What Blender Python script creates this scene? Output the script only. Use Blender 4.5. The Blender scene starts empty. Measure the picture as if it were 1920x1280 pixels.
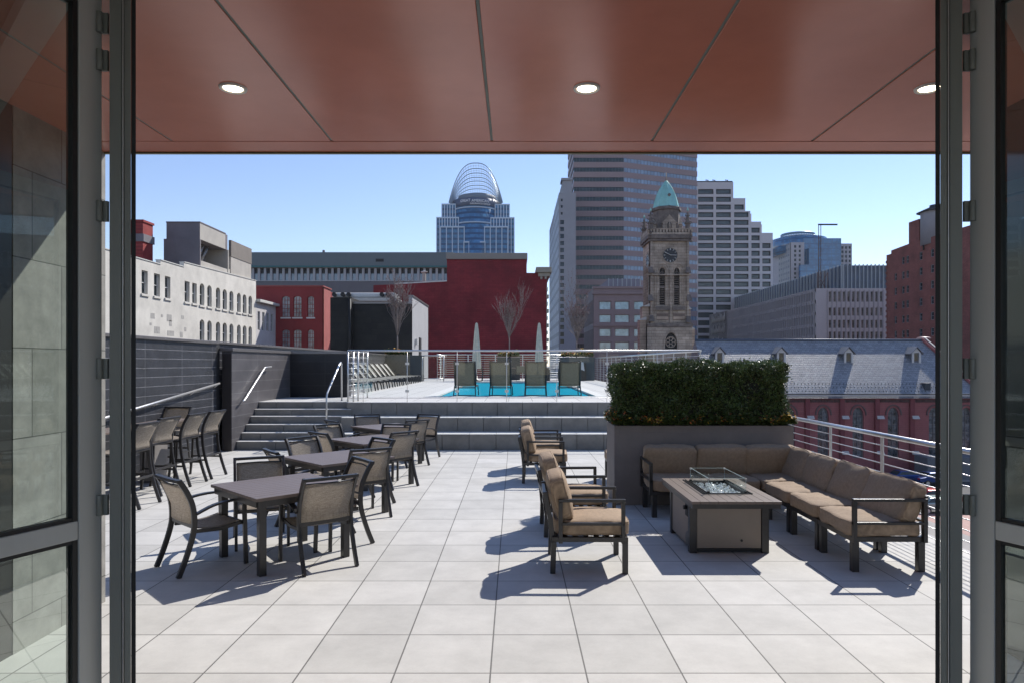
import bpy, math, random
from mathutils import Vector, Matrix, noise
R = math.radians
random.seed(11)
SC = bpy.context.scene
COL = SC.collection
# ------------------------------------------------------------------ camera, sky, sun, exposure
F, HX, HY, CZ = 1264.0, 965.0, 682.0, 1.97
cam = bpy.data.cameras.new("camera")
cam.sensor_width = 36.0; cam.lens = 36.0 * F / 1920
cam.shift_x = -(HX - 960) / 1920; cam.shift_y = (HY - 640) / 1920
cam.clip_start = 0.05; cam.clip_end = 6000
co = bpy.data.objects.new("camera", cam); COL.objects.link(co)
co.location = (0, 0, CZ); co.rotation_euler = (R(90), 0, 0)
SC.camera = co
AZ, EL = R(39.0), R(42.0)
SV = Vector((math.cos(EL) * math.sin(AZ), math.cos(EL) * math.cos(AZ), math.sin(EL)))
w = bpy.data.worlds.new("World"); SC.world = w; w.use_nodes = True
nt = w.node_tree
sky = nt.nodes.new("ShaderNodeTexSky"); sky.sky_type = 'NISHITA'; sky.sun_disc = False
sky.sun_elevation = EL; sky.sun_rotation = AZ; sky.altitude = 150; sky.air_density = 1.0; sky.dust_density = 0.0; sky.ozone_density = 3.0
bg = nt.nodes["Background"]; bg.inputs[1].default_value = 0.133
tn = nt.nodes.new("ShaderNodeMix"); tn.data_type = 'RGBA'; tn.blend_type = 'MULTIPLY'; tn.inputs[0].default_value = 1.0; tn.inputs[7].default_value = (1.0, 0.90, 0.93, 1)
nt.links.new(sky.outputs[0], tn.inputs[6]); nt.links.new(tn.outputs[2], bg.inputs[0])
sl = bpy.data.lights.new("sun", 'SUN'); sl.energy = 4.0; sl.angle = R(0.5); sl.color = (1.0, 0.955, 0.89)
so = bpy.data.objects.new("sun", sl); COL.objects.link(so)
so.rotation_euler = SV.to_track_quat('Z', 'Y').to_euler()
SC.view_settings.view_transform = 'Standard'; SC.view_settings.look = 'None'
SC.view_settings.exposure = 0.5; SC.view_settings.gamma = 1.0; SC.view_settings.use_curve_mapping = False
SC.cycles.max_bounces = 8; SC.cycles.transparent_max_bounces = 16; SC.cycles.caustics_reflective = False; SC.cycles.caustics_refractive = False
SC.cycles.sample_clamp_indirect = 6

def at(px, py, Y):
    return Vector(((px - HX) / F * Y, Y, CZ + (HY - py) / F * Y))
def gx(px, Y): return (px - HX) / F * Y
def gz(py, Y): return CZ + (HY - py) / F * Y

# ------------------------------------------------------------------ materials
MC = {}
def mat(name, col, rough=0.6, metal=0.0, var=0.12, scale=6.0, bump=0.0, bscale=40.0, spec=0.5, coat=0.0, stretch=None, world=False):
    if name in MC: return MC[name]
    m = bpy.data.materials.new(name); m.use_nodes = True
    n = m.node_tree; b = n.nodes["Principled BSDF"]
    b.inputs["Roughness"].default_value = rough; b.inputs["Metallic"].default_value = metal
    b.inputs["Specular IOR Level"].default_value = spec; b.inputs["Coat Weight"].default_value = coat
    tc = n.nodes.new("ShaderNodeTexCoord"); src = tc.outputs["Object"]
    if world:
        g = n.nodes.new("ShaderNodeNewGeometry"); src = g.outputs["Position"]
    if stretch:
        mp = n.nodes.new("ShaderNodeMapping"); mp.inputs["Scale"].default_value = stretch
        n.links.new(src, mp.inputs[0]); src = mp.outputs[0]
    nz = n.nodes.new("ShaderNodeTexNoise"); nz.inputs["Scale"].default_value = scale; nz.inputs["Detail"].default_value = 5
    nz.inputs["Roughness"].default_value = 0.65
    n.links.new(src, nz.inputs["Vector"])
    r = n.nodes.new("ShaderNodeMapRange"); r.inputs["From Min"].default_value = 0.3; r.inputs["From Max"].default_value = 0.7
    r.inputs["To Min"].default_value = 1 - var; r.inputs["To Max"].default_value = 1 + var
    n.links.new(nz.outputs["Fac"], r.inputs[0])
    mx = n.nodes.new("ShaderNodeVectorMath"); mx.operation = 'SCALE'; mx.inputs[0].default_value = col[:3]
    n.links.new(r.outputs[0], mx.inputs["Scale"]); n.links.new(mx.outputs[0], b.inputs["Base Color"])
    if bump:
        n2 = n.nodes.new("ShaderNodeTexNoise"); n2.inputs["Scale"].default_value = bscale; n2.inputs["Detail"].default_value = 3
        n.links.new(src, n2.inputs["Vector"])
        bp = n.nodes.new("ShaderNodeBump"); bp.inputs["Strength"].default_value = bump; bp.inputs["Distance"].default_value = 0.01
        n.links.new(n2.outputs["Fac"], bp.inputs["Height"]); n.links.new(bp.outputs[0], b.inputs["Normal"])
    MC[name] = m
    return m
def axes(n, src, order):
    """re-order coordinates so a 2D texture lies in another plane ('xz', 'yz', 'xy')"""
    s = n.nodes.new("ShaderNodeSeparateXYZ"); c = n.nodes.new("ShaderNodeCombineXYZ")
    n.links.new(src, s.inputs[0])
    for i, a in enumerate(order): n.links.new(s.outputs["xyz".index(a)], c.inputs[i])
    return c.outputs[0]
def brick(name, c1, c2, mortar, bw, bh, ms, order='xy', off=0.0, origin=(0, 0), rough=0.7, bump=0.5, stain=0.12, sscale=0.9, spec=0.4, squash=1, fine=0.04):
    if name in MC: return MC[name]
    m = bpy.data.materials.new(name); m.use_nodes = True
    n = m.node_tree; b = n.nodes["Principled BSDF"]
    b.inputs["Roughness"].default_value = rough; b.inputs["Specular IOR Level"].default_value = spec
    g = n.nodes.new("ShaderNodeNewGeometry")
    v = axes(n, g.outputs["Position"], order)
    mp = n.nodes.new("ShaderNodeMapping"); mp.inputs["Location"].default_value = (-origin[0], -origin[1], 0)
    n.links.new(v, mp.inputs[0])
    bt = n.nodes.new("ShaderNodeTexBrick"); bt.offset = off; bt.squash = squash
    bt.inputs["Color1"].default_value = (*c1, 1); bt.inputs["Color2"].default_value = (*c2, 1); bt.inputs["Mortar"].default_value = (*mortar, 1)
    bt.inputs["Scale"].default_value = 1.0; bt.inputs["Brick Width"].default_value = bw; bt.inputs["Row Height"].default_value = bh
    bt.inputs["Mortar Size"].default_value = ms; bt.inputs["Mortar Smooth"].default_value = 0.1; bt.inputs["Bias"].default_value = 0
    n.links.new(mp.outputs[0], bt.inputs["Vector"])
    nz = n.nodes.new("ShaderNodeTexNoise"); nz.inputs["Scale"].default_value = sscale; nz.inputs["Detail"].default_value = 6; nz.inputs["Roughness"].default_value = 0.7
    n.links.new(g.outputs["Position"], nz.inputs["Vector"])
    r = n.nodes.new("ShaderNodeMapRange"); r.inputs["From Min"].default_value = 0.3; r.inputs["From Max"].default_value = 0.7
    r.inputs["To Min"].default_value = 1 - stain; r.inputs["To Max"].default_value = 1 + stain * 0.6
    n.links.new(nz.outputs["Fac"], r.inputs[0])
    nf = n.nodes.new("ShaderNodeTexNoise"); nf.inputs["Scale"].default_value = 60; nf.inputs["Detail"].default_value = 4
    n.links.new(g.outputs["Position"], nf.inputs["Vector"])
    rf = n.nodes.new("ShaderNodeMapRange"); rf.inputs["To Min"].default_value = 1 - fine; rf.inputs["To Max"].default_value = 1 + fine
    n.links.new(nf.outputs["Fac"], rf.inputs[0])
    mu = n.nodes.new("ShaderNodeMath"); mu.operation = 'MULTIPLY'; n.links.new(r.outputs[0], mu.inputs[0]); n.links.new(rf.outputs[0], mu.inputs[1])
    mx = n.nodes.new("ShaderNodeVectorMath"); mx.operation = 'SCALE'
    n.links.new(bt.outputs["Color"], mx.inputs[0]); n.links.new(mu.outputs[0], mx.inputs["Scale"])
    n.links.new(mx.outputs[0], b.inputs["Base Color"])
    bp = n.nodes.new("ShaderNodeBump"); bp.inputs["Strength"].default_value = bump; bp.inputs["Distance"].default_value = 0.01; bp.invert = True
    n.links.new(bt.outputs["Fac"], bp.inputs["Height"]); n.links.new(bp.outputs[0], b.inputs["Normal"])
    MC[name] = m
    return m
def glass(name, tint, f0=0.04, boost=1.0, rough=0.0):
    """thin clear pane: tinted see-through plus fresnel reflection"""
    if name in MC: return MC[name]
    m = bpy.data.materials.new(name); m.use_nodes = True
    n = m.node_tree; n.nodes.remove(n.nodes["Principled BSDF"]); out = n.nodes["Material Output"]
    t = n.nodes.new("ShaderNodeBsdfTransparent"); t.inputs[0].default_value = (*tint, 1)
    gl = n.nodes.new("ShaderNodeBsdfGlossy"); gl.inputs["Roughness"].default_value = rough; gl.inputs["Color"].default_value = (0.92, 1.0, 0.97, 1)
    fr = n.nodes.new("ShaderNodeFresnel"); fr.inputs[0].default_value = 1.5
    ma = n.nodes.new("ShaderNodeMath"); ma.operation = 'MULTIPLY'; ma.inputs[1].default_value = boost; ma.use_clamp = True
    ge = n.nodes.new("ShaderNodeNewGeometry"); iv = n.nodes.new("ShaderNodeMath"); iv.operation = 'SUBTRACT'; iv.inputs[0].default_value = 1.0
    m0 = n.nodes.new("ShaderNodeMath"); m0.operation = 'MULTIPLY'
    n.links.new(ge.outputs["Backfacing"], iv.inputs[1]); n.links.new(iv.outputs[0], m0.inputs[0]); n.links.new(fr.outputs[0], m0.inputs[1]); n.links.new(m0.outputs[0], ma.inputs[0])
    mx = n.nodes.new("ShaderNodeMixShader"); n.links.new(ma.outputs[0], mx.inputs[0]); n.links.new(t.outputs[0], mx.inputs[1]); n.links.new(gl.outputs[0], mx.inputs[2])
    n.links.new(mx.outputs[0], out.inputs[0]); MC[name] = m
    return m
def emit(name, col, s):
    if name in MC: return MC[name]
    m = bpy.data.materials.new(name); m.use_nodes = True; b = m.node_tree.nodes["Principled BSDF"]
    b.inputs["Base Color"].default_value = (*col, 1); b.inputs["Emission Color"].default_value = (*col, 1); b.inputs["Emission Strength"].default_value = s
    MC[name] = m; return m
def weave(name, col, sc=260, depth=0.25, rough=0.8, ribs=0, ribaxis='X', var=0.15):
    if name in MC: return MC[name]
    m = mat(name, col, rough, 0, var, 30, 0, spec=0.25)
    n = m.node_tree; b = n.nodes["Principled BSDF"]
    tc = n.nodes.new("ShaderNodeTexCoord")
    wv = n.nodes.new("ShaderNodeTexWave"); wv.bands_direction = ribaxis; wv.inputs["Scale"].default_value = ribs or sc; wv.inputs["Distortion"].default_value = 0.6
    wv.inputs["Detail"].default_value = 1; wv.inputs["Detail Scale"].default_value = 0.6
    n.links.new(tc.outputs["Object"], wv.inputs["Vector"])
    bp = n.nodes.new("ShaderNodeBump"); bp.inputs["Strength"].default_value = depth; bp.inputs["Distance"].default_value = 0.004
    n.links.new(wv.outputs["Fac"], bp.inputs["Height"]); n.links.new(bp.outputs[0], b.inputs["Normal"])
    # thread-to-thread colour
    src = b.inputs["Base Color"].links[0].from_socket
    rr = n.nodes.new("ShaderNodeMapRange"); rr.inputs["To Min"].default_value = 0.82; rr.inputs["To Max"].default_value = 1.12
    n.links.new(wv.outputs["Fac"], rr.inputs[0])
    ml = n.nodes.new("ShaderNodeVectorMath"); ml.operation = 'SCALE'; n.links.new(src, ml.inputs[0]); n.links.new(rr.outputs[0], ml.inputs["Scale"])
    n.links.new(ml.outputs[0], b.inputs["Base Color"])
    return m
def sling(name, col):
    """open mesh fabric that lets some light through"""
    if name in MC: return MC[name]
    m = bpy.data.materials.new(name); m.use_nodes = True
    n = m.node_tree; b = n.nodes["Principled BSDF"]; out = n.nodes["Material Output"]
    tc = n.nodes.new("ShaderNodeTexCoord")
    nz = n.nodes.new("ShaderNodeTexNoise"); nz.inputs["Scale"].default_value = 1.0; nz.inputs["Detail"].default_value = 2
    acc = None
    for sc in ((260, 260, 14), (14, 260, 260), (260, 14, 260)):
        mp = n.nodes.new("ShaderNodeMapping"); mp.inputs["Scale"].default_value = sc
        z = n.nodes.new("ShaderNodeTexNoise"); z.inputs["Scale"].default_value = 1.0; z.inputs["Detail"].default_value = 1
        n.links.new(tc.outputs["Object"], mp.inputs[0]); n.links.new(mp.outputs[0], z.inputs["Vector"])
        if acc is None: acc = z.outputs["Fac"]
        else:
            ad = n.nodes.new("ShaderNodeMath"); ad.operation = 'ADD'; n.links.new(acc, ad.inputs[0]); n.links.new(z.outputs["Fac"], ad.inputs[1]); acc = ad.outputs[0]
    r = n.nodes.new("ShaderNodeMapRange"); r.inputs["From Min"].default_value = 1.15; r.inputs["From Max"].default_value = 1.85; r.inputs["To Min"].default_value = 0.62; r.inputs["To Max"].default_value = 1.4
    n.links.new(acc, r.inputs[0])
    mx = n.nodes.new("ShaderNodeVectorMath"); mx.operation = 'SCALE'; mx.inputs[0].default_value = col; n.links.new(r.outputs[0], mx.inputs["Scale"])
    n.links.new(mx.outputs[0], b.inputs["Base Color"]); b.inputs["Roughness"].default_value = 0.7; b.inputs["Specular IOR Level"].default_value = 0.3
    tr = n.nodes.new("ShaderNodeBsdfTranslucent"); n.links.new(mx.outputs[0], tr.inputs[0])
    ms = n.nodes.new("ShaderNodeMixShader"); ms.inputs[0].default_value = 0.5
    n.links.new(b.outputs[0], ms.inputs[1]); n.links.new(tr.outputs[0], ms.inputs[2])
    tp = n.nodes.new("ShaderNodeBsdfTransparent"); m2 = n.nodes.new("ShaderNodeMixShader"); m2.inputs[0].default_value = 0.10
    n.links.new(ms.outputs[0], m2.inputs[1]); n.links.new(tp.outputs[0], m2.inputs[2]); n.links.new(m2.outputs[0], out.inputs[0])
    MC[name] = m; return m
def grid_glass(name, glasscol, bandcol, fh, bandfrac, finw=0, finp=1, fincol=(0.6, 0.6, 0.6), rough=0.15, spec=0.8, axis='x'):
    """far curtain wall: floor bands and mullion lines as surface pattern"""
    if name in MC: return MC[name]
    m = bpy.data.materials.new(name); m.use_nodes = True
    n = m.node_tree; b = n.nodes["Principled BSDF"]
    g = n.nodes.new("ShaderNodeNewGeometry"); s = n.nodes.new("ShaderNodeSeparateXYZ"); n.links.new(g.outputs["Position"], s.inputs[0])
    def line(sock, period, frac):
        a = n.nodes.new("ShaderNodeMath"); a.operation = 'DIVIDE'; n.links.new(sock, a.inputs[0]); a.inputs[1].default_value = period
        f = n.nodes.new("ShaderNodeMath"); f.operation = 'FLOORED_MODULO'; n.links.new(a.outputs[0], f.inputs[0]); f.inputs[1].default_value = 1
        c = n.nodes.new("ShaderNodeMath"); c.operation = 'LESS_THAN'; n.links.new(f.outputs[0], c.inputs[0]); c.inputs[1].default_value = frac
        return c.outputs[0]
    nz = n.nodes.new("ShaderNodeTexNoise"); nz.inputs["Scale"].default_value = 0.35; nz.inputs["Detail"].default_value = 3; n.links.new(g.outputs["Position"], nz.inputs["Vector"])
    cr = n.nodes.new("ShaderNodeMapRange"); cr.inputs["From Min"].default_value = .3; cr.inputs["From Max"].default_value = .7; cr.inputs["To Min"].default_value = 0.65; cr.inputs["To Max"].default_value = 1.5; n.links.new(nz.outputs["Fac"], cr.inputs[0])
    gs = n.nodes.new("ShaderNodeVectorMath"); gs.operation = 'SCALE'; gs.inputs[0].default_value = glasscol; n.links.new(cr.outputs[0], gs.inputs["Scale"])
    m1 = n.nodes.new("ShaderNodeMix"); m1.data_type = 'RGBA'; n.links.new(line(s.outputs[2], fh, bandfrac), m1.inputs[0])
    n.links.new(gs.outputs[0], m1.inputs[6]); m1.inputs[7].default_value = (*bandcol, 1)
    last = m1.outputs[2]
    if finw:
        m3 = n.nodes.new("ShaderNodeMix"); m3.data_type = 'RGBA'; n.links.new(line(s.outputs['xyz'.index(axis)], finp, finw), m3.inputs[0])
        n.links.new(last, m3.inputs[6]); m3.inputs[7].default_value = (*fincol, 1); last = m3.outputs[2]
    n.links.new(last, b.inputs["Base Color"]); b.inputs["Roughness"].default_value = rough; b.inputs["Specular IOR Level"].default_value = spec
    MC[name] = m; return m

M_bronze = mat("bronze_aluminium", (0.022, 0.020, 0.020), 0.34, 0.0, 0.25, 12, 0.04, 300, spec=0.6)
M_doorf = mat("door_aluminium", (0.50, 0.505, 0.47), 0.42, 0.1, 0.06, 5, stretch=(1, 1, .1))
M_gasket = mat("black_gasket", (0.008, 0.008, 0.008), 0.5, 0, 0.1)
M_steel = mat("stainless_steel", (0.62, 0.61, 0.60), 0.3, 0.75, 0.06, 20)
M_steelb = mat("brushed_rail_steel", (0.66, 0.64, 0.61), 0.34, 0.55, 0.06, 20)
M_table = mat("table_slats_taupe", (0.155, 0.118, 0.098), 0.42, 0, 0.12, 9, 0.05, 120, stretch=(1, 8, 1))
M_sling = sling("taupe_sling_mesh", (0.43, 0.375, 0.31))
M_loungesling = sling("grey_green_lounger_mesh", (0.20, 0.20, 0.165))
M_cush = weave("tan_ribbed_cushion", (0.365, 0.265, 0.178), ribs=34, ribaxis='X', depth=0.35)
M_cushy = weave("tan_ribbed_cushion_lengthwise", (0.345, 0.255, 0.178), ribs=34, ribaxis='Y', depth=0.35)
M_soffit = mat("copper_red_panel", (0.50, 0.18, 0.125), 0.2, 0.05, 0.08, 1.3, 0.02, 1.5, spec=0.55, world=True)
M_trim = mat("olive_metal_trim", (0.16, 0.15, 0.09), 0.45, 0.3, 0.1)
M_black = mat("matt_black", (0.012, 0.012, 0.013), 0.6)
M_white = mat("off_white_paint", (0.62, 0.61, 0.58), 0.7, 0, 0.06)
M_win = mat("dark_window_glass", (0.022, 0.032, 0.038), 0.1, 0, 0.6, 0.7, spec=.45, world=True)
M_clear = glass("clear_glass", (0.985, 0.995, 0.99), boost=0.6)
M_door = glass("green_tinted_door_glass", (0.86, 0.92, 0.895), boost=4.5)

# ------------------------------------------------------------------ mesh builder
class MB:
    def __init__(s): s.v = []; s.f = []; s.sm = []
    def add(s, vs, fs, smooth=False):
        b = len(s.v); s.v += [tuple(v) for v in vs]
        for f in fs: s.f.append(tuple(b + i for i in f)); s.sm.append(smooth)
        return s
    def box(s, x0, x1, y0, y1, z0, z1):
        if x0 > x1: x0, x1 = x1, x0
        if y0 > y1: y0, y1 = y1, y0
        if z0 > z1: z0, z1 = z1, z0
        return s.add([(x0,y0,z0),(x1,y0,z0),(x1,y1,z0),(x0,y1,z0),(x0,y0,z1),(x1,y0,z1),(x1,y1,z1),(x0,y1,z1)],
              [(0,3,2,1),(4,5,6,7),(0,1,5,4),(1,2,6,5),(2,3,7,6),(3,0,4,7)])
    def obox(s, o, U, V, W):
        o, U, V, W = map(Vector, (o, U, V, W))
        return s.add([o, o+U, o+U+V, o+V, o+W, o+U+W, o+U+V+W, o+V+W], [(0,3,2,1),(4,5,6,7),(0,1,5,4),(1,2,6,5),(2,3,7,6),(3,0,4,7)])
    def bar(s, p, q, w, h, up=(0, 0, 1)):
        p, q = Vector(p), Vector(q); d = (q - p).normalized(); upv = Vector(up)
        if abs(d.dot(upv)) > 0.98: upv = Vector((0, 1, 0))
        a = d.cross(upv).normalized(); b = a.cross(d).normalized()
        return s.obox(p - a*w/2 - b*h/2, a*w, q - p, b*h)
    def sweep(s, pts, w, h, side=(1, 0, 0)):
        """rectangular bar along a path in the plane normal to 'side' (w along side, h across)"""
        pts = [Vector(p) for p in pts]; sd = Vector(side).normalized(); rings = []
        for i, p in enumerate(pts):
            t = (pts[min(i+1, len(pts)-1)] - pts[max(i-1, 0)]).normalized(); nrm = sd.cross(t).normalized()
            rings.append([p - sd*w/2 - nrm*h/2, p + sd*w/2 - nrm*h/2, p + sd*w/2 + nrm*h/2, p - sd*w/2 + nrm*h/2])
        vs = [v for r in rings for v in r]; fs = []
        for i in range(len(pts)-1):
            for k in range(4): fs.append((i*4+k, i*4+(k+1)%4, (i+1)*4+(k+1)%4, (i+1)*4+k))
        n = (len(pts)-1)*4; fs += [(3,2,1,0), (n, n+1, n+2, n+3)]
        return s.add(vs, fs)
    def tube(s, pts, r, n=8, smooth=True, closed=False):
        pts = [Vector(p) for p in pts]; rr = r if isinstance(r, (list, tuple)) else [r]*len(pts)
        vs = []; fs = []; prev = None
        for i, p in enumerate(pts):
            if closed: t = (pts[(i+1) % len(pts)] - pts[i-1]).normalized()
            else: t = (pts[min(i+1, len(pts)-1)] - pts[max(i-1, 0)]).normalized()
            if prev is None:
                a = t.cross(Vector((0,0,1)));
                if a.length < 0.1: a = t.cross(Vector((0,1,0)))
            else: a = prev - t*prev.dot(t)
            a.normalize(); prev = a; b = t.cross(a)
            for k in range(n):
                an = 2*math.pi*k/n; vs.append(p + a*math.cos(an)*rr[i] + b*math.sin(an)*rr[i])
        m = len(pts) if closed else len(pts)-1
        for i in range(m):
            j = (i+1) % len(pts)
            for k in range(n): fs.append((i*n+k, i*n+(k+1)%n, j*n+(k+1)%n, j*n+k))
        s.add(vs, fs, smooth)
        if not closed:
            b = len(s.v) - len(vs)
            s.f.append(tuple(b+k for k in reversed(range(n)))); s.sm.append(False)
            s.f.append(tuple(b+(len(pts)-1)*n+k for k in range(n))); s.sm.append(False)
        return s
    def lathe(s, prof, c=(0,0,0), n=24, smooth=True, fold=0, cap=True):
        vs = []; fs = []
        for (r, z) in prof:
            for k in range(n):
                an = 2*math.pi*k/n; q = r*(1 + (fold*(1 if k % 2 else -1)))
                vs.append((c[0]+q*math.cos(an), c[1]+q*math.sin(an), c[2]+z))
        for i in range(len(prof)-1):
            for k in range(n): fs.append((i*n+k, i*n+(k+1)%n, (i+1)*n+(k+1)%n, (i+1)*n+k))
        if cap:
            fs.append(tuple(reversed(range(n)))); fs.append(tuple((len(prof)-1)*n+k for k in range(n)))
        return s.add(vs, fs, smooth)
    def prism(s, poly, fn, d):
        """poly in (u,z); fn(u,d,z)->world; extruded by d inward"""
        n = len(poly)
        vs = [fn(u, 0, z) for u, z in poly] + [fn(u, d, z) for u, z in poly]
        fs = [tuple(range(n)), tuple(reversed(range(n, 2*n)))] + [(i, n+i, n+(i+1)%n, (i+1)%n) for i in range(n)]
        return s.add(vs, fs)
    def mesh(s, name, m):
        me = bpy.data.meshes.new(name); me.from_pydata(s.v, [], s.f); me.materials.append(m)
        me.polygons.foreach_set("use_smooth", s.sm); me.update(); return me
    def build(s, name, m, parent=None, bevel=0, seg=2, local=False):
        """vertices are world coordinates unless local; a parent is an unrotated empty"""
        o = bpy.data.objects.new(name, None)
        if parent is not None and not local:
            off = world_loc(parent); s.v = [(v[0]-off[0], v[1]-off[1], v[2]-off[2]) for v in s.v]
        me = s.mesh(name, m); bpy.data.objects.remove(o)
        o = bpy.data.objects.new(name, me); COL.objects.link(o)
        if parent is not None: o.parent = parent
        if bevel:
            md = o.modifiers.new("bevel", 'BEVEL'); md.width = bevel; md.segments = seg; md.limit_method = 'ANGLE'; md.angle_limit = R(40)
        return o
def world_loc(o):
    v = Vector((0, 0, 0))
    while o is not None: v = v + o.location; o = o.parent
    return v
def tag(o, label=None, cat=None, group=None, kind=None):
    if label: o["label"] = label
    if cat: o["category"] = cat
    if group: o["group"] = group
    if kind: o["kind"] = kind
    return o
def thing(name, label, cat, loc=(0,0,0), rz=0, group=None):
    o = bpy.data.objects.new(name, None); COL.objects.link(o); o.location = loc; o.rotation_euler = (0, 0, rz); o.empty_display_size = 0.2
    return tag(o, label, cat, group)
def dup(root, loc, rz=0, label=None):
    def cp(o, par):
        c = o.copy(); COL.objects.link(c)
        if par is not None: c.parent = par
        for ch in list(o.children): cp(ch, c)
        return c
    c = cp(root, None); c.location = loc; c.rotation_euler = (0, 0, rz)
    if label: c["label"] = label
    return c
def struct(o): o["kind"] = "structure"; return o
def child_copy(o, parent, loc, rz=0):
    c = o.copy(); COL.objects.link(c); c.parent = parent; c.location = Vector(loc) - world_loc(parent); c.rotation_euler = (0, 0, rz)
    for ch in list(o.children):
        d = ch.copy(); COL.objects.link(d); d.parent = c
    return c
def cushion(name, m, parent, size, loc, rot=(0,0,0), puff=0.35, n=10, wr=0.006, seed=0, ex=5.0):
    """rounded, slightly inflated and creased box cushion"""
    sx, sy, sz = size; vs = []; idx = {}; fs = []
    ax = 2 if sz <= min(sx, sy) else (1 if sy <= min(sx, sz) else 0)
    def shape(p):
        l = (abs(p.x)**ex + abs(p.y)**ex + abs(p.z)**ex) ** (1/ex); q = p / l
        o = [c for c in range(3) if c != ax]; mid = (1 - q[o[0]]**2) * (1 - q[o[1]]**2)
        v = Vector((q.x*sx/2, q.y*sy/2, q.z*sz/2)); v[ax] *= 1 + puff*mid
        v += noise.noise_vector(Vector((v.x*6+seed*7.3, v.y*6, v.z*6+seed)))*wr*1.6
        v += noise.noise_vector(Vector((v.x*16+seed*3.1, v.y*16, v.z*16)))*wr*0.8
        return v
    def vert(i, j, k):
        key = (i, j, k)
        if key not in idx: idx[key] = len(vs); vs.append(tuple(shape(Vector((2*i/n-1, 2*j/n-1, 2*k/n-1)))))
        return idx[key]
    for a in range(n):
        for b in range(n):
            for c in (0, n):
                for ax_ in range(3):
                    def k3(u, v_):
                        t = [0, 0, 0]; t[ax_] = c; t[(ax_+1) % 3] = u; t[(ax_+2) % 3] = v_; return vert(*t)
                    q = (k3(a, b), k3(a+1, b), k3(a+1, b+1), k3(a, b+1))
                    fs.append(q if c else q[::-1])
    mb = MB(); mb.add(vs, fs, True); o = mb.build(name, m, parent, local=True)
    pm = MB()
    for h in (-.80, .80):
        pts = []
        for k in range(56):
            u = k/14; e = int(u); f = (u-e)*2-1; a, b = ((f, -1), (1, f), (-f, 1), (-1, -f))[e]
            t = [0, 0, 0]; t[ax] = h; t[(ax+1) % 3] = a; t[(ax+2) % 3] = b; pts.append(shape(Vector(t)))
        pm.tube(pts, .0048, 5, closed=True)
    pm.build("piping", m, o, local=True)
    o.location = loc; o.rotation_euler = rot
    return o
# ------------------------------------------------------------------ facades
class Plane:
    """facade plane: origin (x,y), unit direction U along it; inward is left of U"""
    def __init__(s, O, U):
        l = math.hypot(*U); s.U = (U[0]/l, U[1]/l); s.O = O; s.I = (-s.U[1], s.U[0]); s.rz = math.atan2(s.U[1], s.U[0])
    def pt(s, u, d, z): return (s.O[0]+s.U[0]*u+s.I[0]*d, s.O[1]+s.U[1]*u+s.I[1]*d, z)
def arch_poly(u0, u1, z0, z1, rise, n=8, pointed=False):
    pts = [(u0, z0), (u1, z0)]
    w = u1-u0
    if rise <= 0: return pts + [(u1, z1), (u0, z1)]
    if pointed:
        for k in range(n+1):
            t = k/n; pts.append((u1 - w/2*(1-math.cos(t*math.pi/2))**1.0 * 1.0, z1-rise + rise*math.sin(t*math.pi/2)**0.9))
        for k in range(1, n+1):
            t = 1-k/n; pts.append((u0 + w/2*(1-math.cos(t*math.pi/2)), z1-rise + rise*math.sin(t*math.pi/2)**0.9))
    else:
        for k in range(n*2+1):
            t = k/(2*n)*math.pi; pts.append((u0+w/2+w/2*math.cos(t), z1-rise + rise*math.sin(t)))
    return pts
def wall_mesh(pl, L, z0, z1, ops, depth, mb=None, thick=None, u_start=0.0):
    mb = mb or MB(); thick = thick or depth+0.25
    us = sorted(set([u_start, L] + [o[0] for o in ops] + [o[1] for o in ops])); zs = sorted(set([z0, z1] + [o[2] for o in ops] + [o[3] for o in ops]))
    us = [u for u in us if u_start <= u <= L]; zs = [z for z in zs if z0 <= z <= z1]
    for i in range(len(us)-1):
        k0 = None
        for k in range(len(zs)-1):
            um, zm = (us[i]+us[i+1])/2, (zs[k]+zs[k+1])/2
            solid = not any(o[0] < um < o[1] and o[2] < zm < o[3] for o in ops)
            if solid and k0 is None: k0 = k
            if (not solid or k == len(zs)-2) and k0 is not None:
                ke = k+1 if solid else k
                mb.add([pl.pt(us[i],0,zs[k0]), pl.pt(us[i+1],0,zs[k0]), pl.pt(us[i+1],0,zs[ke]), pl.pt(us[i],0,zs[ke])], [(0,1,2,3)]); k0 = None
    for o in ops:
        u0, u1, a, b = o[:4]; rise = o[4] if len(o) > 4 else 0; pt = len(o) > 5 and o[5]
        poly = arch_poly(u0, u1, a, b, rise, pointed=pt); n = len(poly)
        vs = [pl.pt(u,0,z) for u,z in poly] + [pl.pt(u,depth,z) for u,z in poly]
        mb.add(vs, [(i, (i+1)%n, n+(i+1)%n, n+i) for i in range(n)])
        if rise > 0:   # spandrels left and right of the arch
            arc = poly[2:]; mid = len(arc)//2
            right = arc[:mid+1]; left = arc[mid:]
            mb.add([pl.pt(u,0,z) for u,z in right] + [pl.pt(u1,0,b)], [tuple(range(len(right)+1))])
            mb.add([pl.pt(u,0,z) for u,z in left] + [pl.pt(u0,0,b)], [tuple(range(len(left)+1))])
    mb.add([pl.pt(u_start,0,z1), pl.pt(L,0,z1), pl.pt(L,thick,z1), pl.pt(u_start,thick,z1)], [(0,1,2,3)])
    mb.add([pl.pt(u_start,0,z0), pl.pt(u_start,thick,z0), pl.pt(u_start,thick,z1), pl.pt(u_start,0,z1)], [(0,3,2,1)])
    mb.add([pl.pt(L,0,z0), pl.pt(L,thick,z0), pl.pt(L,thick,z1), pl.pt(L,0,z1)], [(0,1,2,3)])
    return mb
WC = {}
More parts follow.
